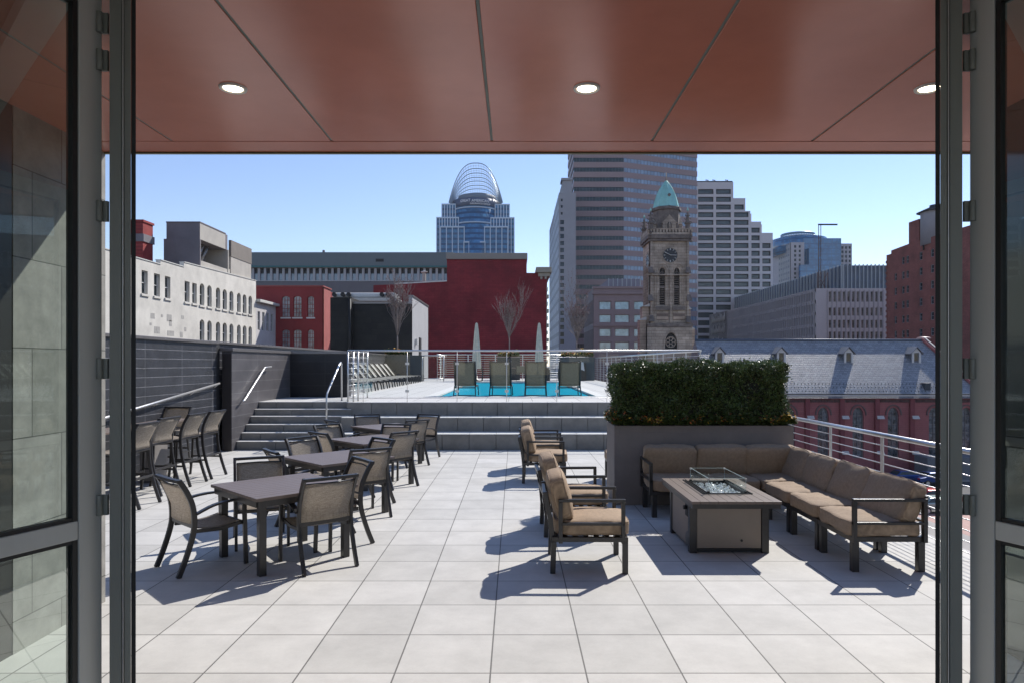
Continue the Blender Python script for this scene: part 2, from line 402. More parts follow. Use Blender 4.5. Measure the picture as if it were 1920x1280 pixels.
def window(parent, pl, op, depth, m, frame=None, fw=0.05, cols=1, rows=2, name="window", sill=None):
    u0, u1, z0, z1 = op[:4]; rise = op[4] if len(op) > 4 else 0; pt = len(op) > 5 and op[5]
    w, h = round(u1-u0, 2), round(z1-z0, 2)
    key = (w, h, round(rise,2), pt, m.name, frame.name if frame else None, cols, rows, name, sill.name if sill else None)
    fn = lambda u, d, z: (u, d, z)
    loc = pl.pt((u0+u1)/2, depth-0.03, z0)
    if key not in WC:
        o = MB().prism(arch_poly(-w/2-.01, w/2+.01, -.01, h+.01, rise, pointed=pt), fn, 0.05).build(name, m, parent, local=True)
        if frame:
            mb = MB(); f = fw
            mb.box(-w/2, -w/2+f, -f, -.002, 0, h-rise); mb.box(w/2-f, w/2, -f, -.002, 0, h-rise); mb.box(-w/2+f, w/2-f, -f, -.002, 0, f)
            if rise == 0: mb.box(-w/2+f, w/2-f, -f, -.002, h-f, h)
            else:
                arc = arch_poly(-w/2+f/2, w/2-f/2, 0, h-f/2, rise, pointed=pt)[2:]; mb.sweep([(u, -f/2, z) for u, z in arc], f*.9, f, (0, 1, 0))
            for c in range(1, cols): x = -w/2 + w*c/cols; mb.box(x-f*.35, x+f*.35, -f*.8, -.002, f, h-max(rise*.5, f))
            for r in range(1, rows): z = h*r/rows; mb.box(-w/2+f, w/2-f, -f*.85, -.002, z-f*.4, z+f*.4)
            mb.build("frame", frame, o, local=True)
        if sill: MB().box(-w/2-.12, w/2+.12, -depth-.08, .0, -.18, -.005).build("sill", sill, o, local=True)
        o.location = Vector(loc) - world_loc(parent); o.rotation_euler = (0, 0, pl.rz); WC[key] = o
        return o
    return child_copy(WC[key], parent, loc, pl.rz)
def text_mb(txt, size, depth):
    c = bpy.data.curves.new("t", 'FONT'); c.body = txt; c.size = size; c.extrude = depth; c.align_x = 'CENTER'; c.resolution_u = 3
    o = bpy.data.objects.new("t", c); COL.objects.link(o)
    me = bpy.data.meshes.new_from_object(o.evaluated_get(bpy.context.evaluated_depsgraph_get()))
    mb = MB(); mb.add([tuple(v.co) for v in me.vertices], [tuple(p.vertices) for p in me.polygons])
    bpy.data.objects.remove(o); bpy.data.meshes.remove(me); return mb
# ------------------------------------------------------------------ terrace floors, steps, pool deck
DZ = 1.03; GX = 4.62; ST = -11.0
M_pave = brick("pale_concrete_pavers", (0.475, 0.463, 0.435), (0.56, 0.545, 0.515), (0.16, 0.155, 0.145), 0.61, 0.61, 0.0055, 'xy', origin=(-0.155, 4.911), rough=0.75, bump=0.6, stain=0.13, sscale=2.6)
M_deckp = brick("pool_deck_pavers", (0.53, 0.515, 0.49), (0.58, 0.565, 0.54), (0.12, 0.115, 0.11), 0.61, 0.61, 0.006, 'xy', origin=(-0.155, 4.911), rough=0.75, bump=0.5, stain=0.07, sscale=1.5)
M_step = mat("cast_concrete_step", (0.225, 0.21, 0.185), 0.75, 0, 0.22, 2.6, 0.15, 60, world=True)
M_podium = mat("podium_render", (0.30, 0.28, 0.26), 0.85, 0, 0.12, 1.2, world=True)
struct(MB().box(-7.0, 4.76, 2.7, 15.5, -0.25, 0.0).build("terrace_floor", M_pave))
pod = struct(MB().box(-7.2, 5.9, -2.5, 17.0, ST, -0.26).build("terrace_podium", M_podium))
struct(MB().box(-7.2, 4.72, 17.0, 46, ST, -0.6).build("pool_podium", M_podium))
# pool deck built round the basin
PX0, PX1, PY0, PY1 = -2.3, 2.37, 19.6, 35.8
dk = MB(); YB = 44.5
dk.box(-7.0, PX0-.3, 16.95, YB, DZ-.3, DZ); dk.box(PX1+.3, 4.76, 16.95, YB, DZ-.3, DZ); dk.box(PX0-.3, PX1+.3, 16.95, PY0-.3, DZ-.3, DZ); dk.box(PX0-.3, PX1+.3, PY1+.3, YB, DZ-.3, DZ)
struct(dk.build("pool_deck", M_deckp))
struct(MB().box(-7.2, 4.70, 16.98, 19.2, -.58, DZ-.31).build("deck_slab", M_podium))
cop = MB()
for a in ((PX0-.296, PX1+.296, PY0-.296, PY0), (PX0-.296, PX1+.296, PY1, PY1+.296), (PX0-.296, PX0, PY0+.002, PY1-.002), (PX1, PX1+.296, PY0+.002, PY1-.002)): cop.box(a[0], a[1], a[2], a[3], DZ-.08, DZ+.012)
M_pooltile = brick("pool_tiles", (0.10, 0.50, 0.62), (0.16, 0.60, 0.70), (0.5, 0.62, 0.65), 0.15, 0.15, 0.006, 'xy', rough=0.3, bump=0.1)
M_water = mat("pool_water", (0.03, 0.33, 0.42), 0.04)
pool = thing("swimming_pool", "long rectangular turquoise swimming pool sunk in the pale deck behind the glass fence", "pool", (0, 28, DZ-.5))
cop.build("coping", mat("pale_coping_stone", (0.62, 0.61, 0.58), 0.7, 0, 0.05), pool, bevel=0.008)
bs = MB()
bs.add([(PX0,PY0,-.4),(PX1,PY0,-.4),(PX1,PY1,-.4),(PX0,PY1,-.4),(PX0,PY0,DZ-.05),(PX1,PY0,DZ-.05),(PX1,PY1,DZ-.05),(PX0,PY1,DZ-.05)], [(0,1,2,3),(0,4,5,1),(1,5,6,2),(2,6,7,3),(3,7,4,0)])
bs.box(PX0+.01, PX1-.01, PY0+.01, 22.3, -.39, DZ-.13)
bs.build("basin", M_pooltile, pool)
wm = bpy.data.materials.new("rippled_pool_water"); wm.use_nodes = True; n = wm.node_tree; n.nodes.remove(n.nodes["Principled BSDF"])
t = n.nodes.new("ShaderNodeBsdfTransparent"); t.inputs[0].default_value = (0.42, 0.86, 0.92, 1); gl = n.nodes.new("ShaderNodeBsdfGlossy"); gl.inputs["Roughness"].default_value = 0.05; gl.inputs[0].default_value = (.75, .95, 1, 1)
df = n.nodes.new("ShaderNodeBsdfDiffuse"); df.inputs[0].default_value = (0.02, 0.50, 0.68, 1)
nz = n.nodes.new("ShaderNodeTexNoise"); nz.inputs["Scale"].default_value = 3.0; g = n.nodes.new("ShaderNodeNewGeometry"); n.links.new(g.outputs["Position"], nz.inputs["Vector"])
bp = n.nodes.new("ShaderNodeBump"); bp.inputs["Strength"].default_value = 0.5; bp.inputs["Distance"].default_value = 0.05; n.links.new(nz.outputs["Fac"], bp.inputs["Height"]); n.links.new(bp.outputs[0], gl.inputs["Normal"])
ma = n.nodes.new("ShaderNodeMixShader"); ma.inputs[0].default_value = 0.55; n.links.new(t.outputs[0], ma.inputs[1]); n.links.new(df.outputs[0], ma.inputs[2])
mx = n.nodes.new("ShaderNodeMixShader"); mx.inputs[0].default_value = 0.22
n.links.new(ma.outputs[0], mx.inputs[1]); n.links.new(gl.outputs[0], mx.inputs[2]); n.links.new(mx.outputs[0], n.nodes["Material Output"].inputs[0])
tag(MB().add([(PX0,PY0,DZ-.06),(PX1,PY0,DZ-.06),(PX1,PY1,DZ-.06),(PX0,PY1,DZ-.06)], [(0,1,2,3)]).build("water", wm, pool))
# broad seating steps (three risers) and the flight of six narrow steps on the left
sb = MB(); XL, XM, XR = -6.4, -4.15, 4.7
tb = MB()
def blocks(mb, x0, x1, y0, y1, z0, z1, bw=0.62, off=0.0):
    x = x0
    while x < x1 - .02:
        e = min(x1, x + (bw if x > x0 or not off else off)); mb.box(x+.003, e-.003, y0, y1, z0, z1); x = e
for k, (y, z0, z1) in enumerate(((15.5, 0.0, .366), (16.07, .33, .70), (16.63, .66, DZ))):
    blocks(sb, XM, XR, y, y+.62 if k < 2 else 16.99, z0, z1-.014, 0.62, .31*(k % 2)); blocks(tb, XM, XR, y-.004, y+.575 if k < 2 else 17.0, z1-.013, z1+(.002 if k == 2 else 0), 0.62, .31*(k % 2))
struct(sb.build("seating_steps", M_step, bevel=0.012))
st = MB(); ys = [15.5, 15.77, 16.04, 16.31, 16.58, 16.85]; zs = [.197, .367, .536, .71, .864, DZ]
for k in range(6):
    z0 = 0 if k == 0 else zs[k-1]-.02
    e_ = XM if k not in (3, 4) else XM+.12
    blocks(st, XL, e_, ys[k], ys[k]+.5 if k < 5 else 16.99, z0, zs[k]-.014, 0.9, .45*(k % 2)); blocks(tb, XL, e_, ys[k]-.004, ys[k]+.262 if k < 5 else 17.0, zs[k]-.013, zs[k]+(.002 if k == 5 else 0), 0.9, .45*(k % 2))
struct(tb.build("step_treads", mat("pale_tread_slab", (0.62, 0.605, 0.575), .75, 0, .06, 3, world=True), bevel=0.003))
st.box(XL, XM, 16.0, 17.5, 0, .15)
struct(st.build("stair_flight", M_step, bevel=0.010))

# ------------------------------------------------------------------ dark block walls on the left
M_blk = brick("charcoal_block_wall", (0.026, 0.027, 0.033), (0.034, 0.035, 0.042), (0.16, 0.16, 0.17), 1.35, 0.17, 0.006, 'yz', off=0.0, origin=(0, .03), rough=0.45, bump=0.4, stain=0.5, sscale=3, spec=0.6, fine=0.2)
M_blkx = brick("charcoal_block_wall_facing", (0.020, 0.020, 0.023), (0.026, 0.026, 0.030), (0.055, 0.055, 0.055), 1.35, 0.34, 0.005, 'xz', rough=0.3, bump=0.2, stain=0.3, spec=0.35)
M_stucco = brick("stair_side_wall", (0.085, 0.080, 0.084), (0.098, 0.092, 0.096), (0.19, 0.18, 0.18), 2.4, 0.26, 0.005, 'yz', rough=0.4, bump=0.2, stain=0.25, sscale=2)
M_cap = mat("grey_metal_coping", (0.20, 0.185, 0.18), 0.35, 0.5, 0.08)
t = thing("boundary_wall", "long charcoal block wall with grey metal coping behind the bar stools", "wall", (-7.1, 25, 0))
MB().box(-7.3, -7.0, 15.06, 37, -.3, 2.44).build("wall", M_blk, t); MB().box(-7.3, -6.66, 5.9, 15.055, -.3, 2.41).build("wall", M_blk, t)
MB().box(-7.36, -6.95, 15.08, 37.03, 2.442, 2.50).build("coping", M_cap, t, bevel=.005); MB().box(-7.36, -6.61, 5.9, 15.075, 2.412, 2.47).build("coping", M_cap, t, bevel=.005)
MB().box(-7.0, -6.67, 15.056, 15.24, 0, 2.40).build("recess_shade", M_black, t)  # solid black strip put in for the shade of the narrow gap
t = thing("stair_wall", "dark panelled wall with flat metal coping along the left of the stairs", "wall", (-6.5, 17, 0))
MB().box(-6.62, -6.4, 15.25, 19.2, 0, 2.26).build("wall", M_stucco, t); MB().box(-6.66, -6.36, 15.21, 19.16, 2.262, 2.335).build("coping", M_cap, t, bevel=.004)
MB().box(-6.61, -6.41, 15.235, 15.248, 0.01, 2.2).build("end_panel", mat("dark_brown_panel", (0.035, 0.03, 0.03), 0.35, 0, .1), t)
t = thing("cross_wall", "glossy near black wall facing the terrace at the top of the narrow stairs", "wall", (-5.6, 19.4, DZ))
MB().box(-6.399, -4.72, 19.2, 19.5, DZ, 2.26).build("wall", M_blkx, t); MB().box(-6.355, -4.68, 19.165, 19.54, 2.262, 2.335).build("coping", M_cap, t, bevel=.004)
# handrails
def handrail(name, label, pts, r, legs, m=M_steel, wall=()):
    t = thing(name, label, "handrail", pts[0]); MB().tube(pts, r, 10).build("rail", m, t)
    for a, b in legs: MB().tube([a, b], r*.75, 8).build("post", m, t)
    for a, b in wall: MB().tube([a, b], .011, 6).build("bracket", m, t)
y0, y1 = 6.6, 15.95
hzf = lambda y: 1.20+(y-11.7)*.103
handrail("handrail", "long steel handrail sloping along the charcoal wall above the bar stools", [(-6.57, y, hzf(y)) for y in (y0, 9, 12, 15.0)], .024, [],
         wall=[((-6.57, y, hzf(y)-.02), (-6.665, y, hzf(y)-.09)) for y in (7.6, 9.2, 10.8, 12.4, 13.8, 14.9)])
for dx, lb in ((.10, "sunlit steel handrail fixed to the stair wall, the nearer of its pair"), ):
    handrail("handrail", lb, [(-6.4+dx, 15.6, 1.11), (-6.4+dx, 15.72, 1.13), (-6.4+dx, 17.0, 1.88), (-6.4+dx, 17.45, 1.90)], .022, [], wall=[((-6.4+dx, 16.0, 1.29), (-6.405, 16.0, 1.22)), ((-6.4+dx, 16.8, 1.75), (-6.405, 16.8, 1.68))])
handrail("handrail", "polished steel handrail standing free at the right side of the narrow stairs",
         [(-4.45, 15.95, .36), (-4.45, 15.95, 1.20), (-4.45, 16.0, 1.28), (-4.45, 17.15, 1.97), (-4.45, 17.25, 2.01), (-4.45, 17.33, 1.97), (-4.45, 17.35, DZ)], .022, [])

# ------------------------------------------------------------------ guard rail on the right
def railing(name, label, x, ys_, z0, ztop, nrail, spacing, posts, thick=.024, topr=.030, yr=None):
    t = thing(name, label, "railing", (x, (ys_[0]+ys_[1])/2, z0))
    MB().tube([(x, ys_[0], ztop), (x, ys_[1], ztop)], topr, 12).build("top_rail", M_steel, t)
    for y in posts: MB().box(x-.007, x+.007, y-.033, y+.033, z0, ztop-.02).build("post", M_steelb, t, bevel=.002)
    for k in range(nrail):
        z = ztop - .13 - k*spacing; MB().tube([(x-.0, ys_[0], z), (x, ys_[1], z)], .006, 6).build("cross_rail", M_steel, t)
    return t
railing("guard_rail", "stainless guard rail with thin horizontal bars behind the corner sofa", GX, (2.95, 15.4), -.12, 1.08, 9, .113, [3.1, 4.37, 5.68, 7.08, 8.475, 9.86, 11.3, 12.7, 14.1, 15.3])
struct(MB().box(4.765, 4.80, 2.95, 44.5, -.7, .0).build("terrace_edge_trim", M_cap))
railing("guard_rail", "stainless guard rail running away along the right edge of the pool deck", GX, (16.75, 42.0), DZ, DZ+1.27, 9, .12, [16.78 + 1.4*k for k in range(19)])
def cross_rail(name, label, y, x0, x1, z0, ztop, nrail, spacing, posts, r=.009):
    t = thing(name, label, "railing", ((x0+x1)/2, y, z0))
    MB().tube([(x0, y, ztop), (x1, y, ztop)], .026, 10).build("top_rail", M_steel, t)
    for x in posts: MB().box(x-.03, x+.03, y-.007, y+.007, z0, ztop-.02).build("post", M_steelb, t)
    for k in range(nrail): z = ztop - .14 - k*spacing; MB().tube([(x0, y, z), (x1, y, z)], r, 6).build("cross_rail", M_steel, t)
    return t
cross_rail("guard_rail", "far horizontal-bar guard rail across the end of the pool deck", 42.0, -4.6, 4.6, DZ, 2.55, 10, .135, [-4.6, -2.9, -1.2, .5, 2.2, 3.9], .012)
t = railing("guard_rail", "short side run of the far railing beside the glass gate", -4.25, (37.0, 42.0), DZ, 2.5, 9, .14, [37.0, 38.6, 40.2])
# glass pool fence on the deck edge
FY = 16.78; fp = [-4.0 + 1.245*k for k in range(7)] 
t = thing("glass_pool_fence", "frameless glass pool fence with a steel top rail along the deck edge", "fence", (0, FY, DZ))
MB().tube([(-4.15, FY, 2.30), (GX, FY, 2.30)], .024, 12).build("top_rail", M_steel, t)
MB().tube([(-4.15, FY, DZ+.10), (GX, FY, DZ+.10)], .008, 6).build("bottom_rail", M_steel, t)
xs = [gx(p, FY) for p in (681, 763.5, 857, 950, 1044, 1138, 1232)]
for x in xs:
    po = MB().tube([(x, FY, DZ), (x, FY, 2.28)], .008, 8).build("post", M_steelb, t)
    for z in (1.98, 1.30): MB().box(x-.045, x+.045, FY-.022, FY+.014, z-.03, z+.03).build("clamp", M_steelb, po)
for a, b in zip(xs[:-1], xs[1:]): MB().box(a+.02, b-.02, FY-.004, FY+.004, DZ+.12, 2.22).build("pane", M_clear, t)
t = thing("side_gate_fence", "short steel and glass fence return beside the top of the narrow stairs", "fence", (-4.1, 18, DZ))
for (x, y) in ((-4.15, FY), (-4.02, FY+.02), (-3.99, FY+.4), (-4.15, 19.0)): MB().tube([(x, y, DZ), (x, y, 2.29)], .02, 8).build("post", M_steel, t)
for k in range(8): MB().tube([(-4.15, FY, 2.14-k*.14), (-4.15, 19.0, 2.14-k*.14)], .008, 6).build("cross_rail", M_steel, t)
MB().tube([(-4.15, FY+.03, 2.3), (-4.15, 19.1, 2.3)], .022, 10).build("top_rail", M_steel, t)
MB().box(-4.0, -3.992, FY+.05, 18.9, DZ+.1, 2.2).build("pane", M_clear, t)
t = thing("glass_gate", "glass gate in a steel frame right of the far dark planter", "gate", (-4.7, 36.9, DZ))
g0, g1 = gx(792, 36.9), gx(832, 36.9); mb = MB()
for x in (g0, g1): mb.tube([(x, 36.9, DZ), (x, 36.9, 2.45)], .03, 8)
for z in (DZ+.15, 2.43): mb.tube([(g0, 36.9, z), (g1, 36.9, z)], .025, 8)
mb.build("gate_frame", M_steel, t); MB().box(g0+.04, g1-.04, 36.89, 36.905, DZ+.2, 2.38).build("pane", M_clear, t)
MB().box(g1-.2, g1-.12, 36.85, 36.88, 1.95, 2.05).build("latch", M_white, t)

# ------------------------------------------------------------------ canopy soffit, downlights, door wall and the room round the camera
SZ = 3.72
t = thing("canopy", "glossy copper-red panelled canopy soffit over the doorway", "canopy", (0, 4, SZ))
xs = [-3.96, -2.70, -1.44, -.18, 1.08, 2.34, 3.60, 4.86, 6.1]
for a, b in zip(xs[:-1], xs[1:]):
    MB().box(a+.009, b-.009, 2.95, 5.31, SZ, SZ+.03).build("soffit_panel", M_soffit, t, bevel=.004)
for a in xs[1:-1]: MB().box(a-.0085, a+.0085, 2.95, 5.31, SZ+.006, SZ+.028).build("joint_strip", mat("grey_joint_strip", (.13,.15,.135), .5), t)
MB().box(-3.96, 6.1, 5.322, 5.575, SZ, SZ+.03).build("edge_panel", M_soffit, t, bevel=.004)
MB().box(-3.96, 6.1, 5.578, 5.61, SZ-.012, SZ+.34).build("drip_edge", M_trim, t, bevel=.003)
MB().box(-3.98, 6.12, 2.6, 5.576, SZ+.031, SZ+.5).build("roof_slab", mat("shadow_grey", (.16,.17,.16), .7), t)
for px, lb in ((437, "lit round downlight in the left part of the red soffit"), (1100, "lit round downlight in the middle of the red soffit"), (1742, "lit round downlight at the right edge of the red soffit, cut by the door frame")):
    x = gx(px, 4.28); d = thing("recessed_downlight", lb, "ceiling light", (x, 4.28, SZ), group="downlights in the canopy")
    MB().lathe([(.060, -.004), (.072, -.014), (.083, -.010), (.086, 0)], n=32, cap=False).build("trim", M_white, d, local=True)
    MB().lathe([(.0, -.003), (.06, -.0045)], n=32, cap=False).build("lamp", emit("warm_lamp", (1, .86, .62), 9), d, local=True)
M_stone = brick("honed_grey_stone", (0.25, 0.245, 0.22), (0.31, 0.30, 0.275), (0.09, 0.09, 0.08), 0.62, 0.62, 0.004, 'yz', off=.5, origin=(.1, .22), rough=0.55, bump=0.2, stain=0.3, sscale=5)
t = thing("stone_wall", "grey stone slab wall seen through the left glass door", "wall", (-3.5, 5, 0))
MB().box(-3.75, -3.4, 4.57, 5.60, 0, SZ).build("slabs", M_stone, t)
MB().box(-3.75, -3.405, 3.0, 4.568, 0, SZ).build("pier", mat("dark_clad_pier", (.035, .032, .03), .4), t)
t = thing("right_wall", "dark wall beside the doorway beyond the right glass door", "wall", (3.5, 4, 0))
MB().box(3.36, 3.6, 2.96, 4.85, 0.002, SZ-.002).build("wall", mat("dark_glazed_wall", (.02, .024, .024), .1, 0, .1, spec=.9), t)
# interior room
M_int = mat("interior_wall_paint", (0.75, 0.74, 0.72), 0.8, 0, .03); M_intf = mat("interior_floor", (0.45, 0.43, 0.40), 0.5, 0, .1)
struct(MB().box(-4.6, 5.6, -2.4, 2.695, -.25, 0.0).build("interior_floor", M_intf))
struct(MB().box(-4.6, 5.6, -2.4, 2.6, SZ+.032, SZ+.3).build("interior_ceiling", M_int))
iw = MB(); iw.box(-4.75, -4.6, -2.4, 3.0, 0, SZ+.03); iw.box(5.6, 5.75, -2.4, 3.0, 0, SZ+.03); iw.box(-4.6, -3.76, 2.86, 3.0, 0, SZ+.02)
struct(iw.build("interior_walls", M_int))
MB_h = MB().box(-3.75, 5.2, 2.78, 2.94, SZ-.07, SZ+.028)
tag(MB_h.build("door_head", M_doorf), "metal head frame above the folding glass doors", "door frame")

t = thing("added_rear_glazing", "added open window wall behind the camera, letting skylight fill the room", "window wall", (0, -2.4, 0)); mb = MB()  # unseen open frame, added so skylight brightens the door frames
for k in range(8): x = -4.6+10.2*k/7; mb.box(x-.04, x+.04, -2.48, -2.41, 0, SZ)
mb.box(-4.6, 5.6, -2.478, -2.412, 0, .12); mb.box(-4.6, 5.6, -2.478, -2.412, 1.2, 1.27)
mb.build("frame", M_doorf, t)
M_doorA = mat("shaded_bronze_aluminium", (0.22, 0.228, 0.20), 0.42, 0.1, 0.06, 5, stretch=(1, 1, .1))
def leaf(name, label, hinge, d, length, side, hinges=True, M_doorf=M_doorf):
    """one folding door leaf: hinge at (x,y), direction d in plan, stiles, rails, glass"""
    t = thing(name, label, "glass door", (hinge[0], hinge[1], 0), group="folding glass door leaves")
    d = Vector((d[0], d[1], 0)).normalized(); nrm = Vector((-d.y, d.x, 0)); h = Vector((hinge[0], hinge[1], 0)); T = .052; H = 3.64
    def seg(mb, a, b, z0, z1, th=T): mb.obox(h + d*a - nrm*th/2 + Vector((0,0,z0)), d*(b-a), nrm*th, Vector((0,0,z1-z0)))
    for a, b in ((0, .105), (length-.105, length)):
        mb = MB(); seg(mb, a, b, 0.01, H); mb.build("stile", M_doorf, t, bevel=.004)
    for z0, z1 in ((.01, .22), (1.222, 1.302), (H-.12, H)):
        mb = MB(); seg(mb, .107, length-.107, z0, z1); mb.build("rail", M_doorf, t, bevel=.004)
    mb = MB()
    for z0, z1 in ((.22, 1.222), (1.302, H-.12)):
        for a, b in ((.107, .128), (length-.128, length-.107)): seg(mb, a, b, z0, z1, T*.8)
        for zz in (z0, z1-.016): seg(mb, .128, length-.128, zz, zz+.016, T*.7)
    mb.build("gasket", M_gasket, t)
    for z0, z1 in ((.236, 1.206), (1.318, H-.136)):
        mb = MB(); seg(mb, .128, length-.128, z0, z1, .012); mb.build("pane", M_door, t)
    return t
hl = leaf("folding_door", "left folding glass door leaf swung towards the viewer", (-1.845, 2.985), (-.38, -.92), 1.02, -1)
hr = leaf("folding_door", "right folding glass door leaf swung towards the viewer", (2.032, 2.985), (.38, -.92), 1.02, 1)
for sgn, px, lb in ((-1, 230, "slim left leaf seen almost edge-on beside the terrace view"), (1, 1779, "slim right leaf seen almost edge-on beside the terrace view")):
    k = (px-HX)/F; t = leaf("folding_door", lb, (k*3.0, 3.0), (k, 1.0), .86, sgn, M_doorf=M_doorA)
    # extra profile detail on the edge facing the room
    d = Vector((k, 1, 0)).normalized(); nrm = Vector((-d.y, d.x, 0)); h = Vector((k*3.0, 3.0, 0))
    def strip(a, b, dep, m, nm):
        mb = MB(); mb.obox(h + nrm*a - d*dep + Vector((0,0,.01)), nrm*(b-a), d*dep*.98, Vector((0,0,3.62))); mb.build(nm, m, t, bevel=.0015)
    s = -sgn   # +: towards the view on the right for the left leaf
    e = lambda v: v if sgn > 0 else -v
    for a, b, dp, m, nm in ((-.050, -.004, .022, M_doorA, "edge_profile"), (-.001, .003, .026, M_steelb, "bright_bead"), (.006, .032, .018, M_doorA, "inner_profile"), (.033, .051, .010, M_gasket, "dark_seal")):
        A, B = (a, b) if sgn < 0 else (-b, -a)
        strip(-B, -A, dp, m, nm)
    for py in (45, 115, 397, 690, 945):
        z = gz(py, 2.97) if py != 690 else 1.95
        mb = MB(); mb.tube([(h.x + sgn*.075, 2.955, z-.045), (h.x + sgn*.075, 2.955, z+.045)], .013, 12)
        mb.box(h.x + sgn*.045, h.x + sgn*.075, 2.962, 2.976, z-.045, z+.045); mb.build("hinge", M_doorA, t, bevel=.001)

# ------------------------------------------------------------------ dining furniture
def arc_pts(ps, n=5):
    """Catmull-Rom through the points"""
    ps = [Vector(p) for p in ps]; out = []
    for i in range(len(ps)-1):
        p0, p1, p2, p3 = ps[max(i-1,0)], ps[i], ps[i+1], ps[min(i+2, len(ps)-1)]
        for k in range(n):
            t = k/n; out.append(0.5*((2*p1)+(-p0+p2)*t+(2*p0-5*p1+4*p2-p3)*t*t+(-p0+3*p1-3*p2+p3)*t**3))
    return out + [ps[-1]]
def sheet(mb, rows, th=.006):
    """smooth sheet through rows of points, given a little thickness"""
    m, n = len(rows), len(rows[0]); vs = [Vector(p) for r in rows for p in r]
    nr = (Vector(rows[0][-1])-Vector(rows[0][0])).cross(Vector(rows[-1][0])-Vector(rows[0][0])).normalized()*th
    allv = vs + [v+nr for v in vs]; fs = []; o = m*n
    for i in range(m-1):
        for k in range(n-1):
            a = i*n+k; fs.append((a, a+1, a+n+1, a+n)); fs.append((o+a, o+a+n, o+a+n+1, o+a+1))
    for k in range(n-1): fs.append((k, o+k, o+k+1, k+1)); a = (m-1)*n+k; fs.append((a, a+1, o+a+1, o+a))
    for i in range(m-1): a = i*n; fs.append((a, a+n, o+a+n, o+a)); a = i*n+n-1; fs.append((a, o+a, o+a+n, a+n))
    mb.add(allv, fs, True); return mb
def dining_chair():
    t = thing("dining_chair", "x", "chair", group="dining chairs round the square tables")
    W = .262
    back = [(0, -.40, 0), (0, -.335, .16), (0, -.272, .36), (0, -.255, .50), (0, -.275, .66), (0, -.335, .80), (0, -.395, .895)]
    bp = arc_pts(back, 4)
    for s in (-1, 1):
        MB().sweep([(s*W, p.y, p.z) for p in bp], .030, .048).build("rear_leg", M_bronze, t, bevel=.004, local=True)
        MB().sweep([(s*W, .245, 0), (s*W, .235, .30), (s*W, .225, .615)], .030, .040).build("front_leg", M_bronze, t, bevel=.004, local=True)
        arm = arc_pts([(s*(W+.005), -.245, .565), (s*(W+.01), -.08, .628), (s*(W+.01), .10, .648), (s*(W+.01), .255, .640)], 4)
        MB().sweep(arm, .055, .020).build("armrest", M_bronze, t, bevel=.005, local=True)
    MB().sweep([(x, -.392-.012*(1-(x/W)**2), .888) for x in (-W-.014, -.13, 0, .13, W+.014)], .0501, .030, (0, 1, 0)).build("top_rail", M_bronze, t, bevel=.004, local=True)
    MB().bar((-W, -.255, .452), (W, -.255, .452), .03, .042).build("lower_back_rail", M_bronze, t, bevel=.003, local=True)
    MB().bar((-W, .225, .405), (W, .225, .405), .025, .035).build("seat_front_rail", M_bronze, t, bevel=.003, local=True)
    for s in (-1, 1): MB().sweep([(s*.235, -.24, .40), (s*.235, 0, .385), (s*.235, .24, .415)], .022, .035).build("seat_side_rail", M_bronze, t, bevel=.003, local=True)
    rows = []
    for k in range(9):
        q = k/8; z = .475 + q*.365; y = -.262 - (.0 if z < .6 else (z-.6)*.42)
        rows.append([(x, y - .028*(1-(x/W)**2), z) for x in [-W+.018 + (2*W-.036)*j/8 for j in range(9)]])
    sheet(MB(), rows).build("backrest", M_sling, t, local=True)
    MB().tube([(-W+.02, -.352, .842), (0, -.39, .842), (W-.02, -.352, .842)], .008, 8).build("sling_bar", M_bronze, t, local=True)
    rows = []
    for k in range(9):
        q = k/8; y = -.225+q*.465; z = .428 - .030*math.sin(math.pi*min(q*1.1, 1)) + .012*q - (.03*(q-.9)/.1 if q > .9 else 0)
        rows.append([(x, y, z - .012*(1-(x/W)**2)) for x in [-.235 + .47*j/8 for j in range(9)]])
    sheet(MB(), rows, .008).build("seat", M_sling, t, local=True)
    return t
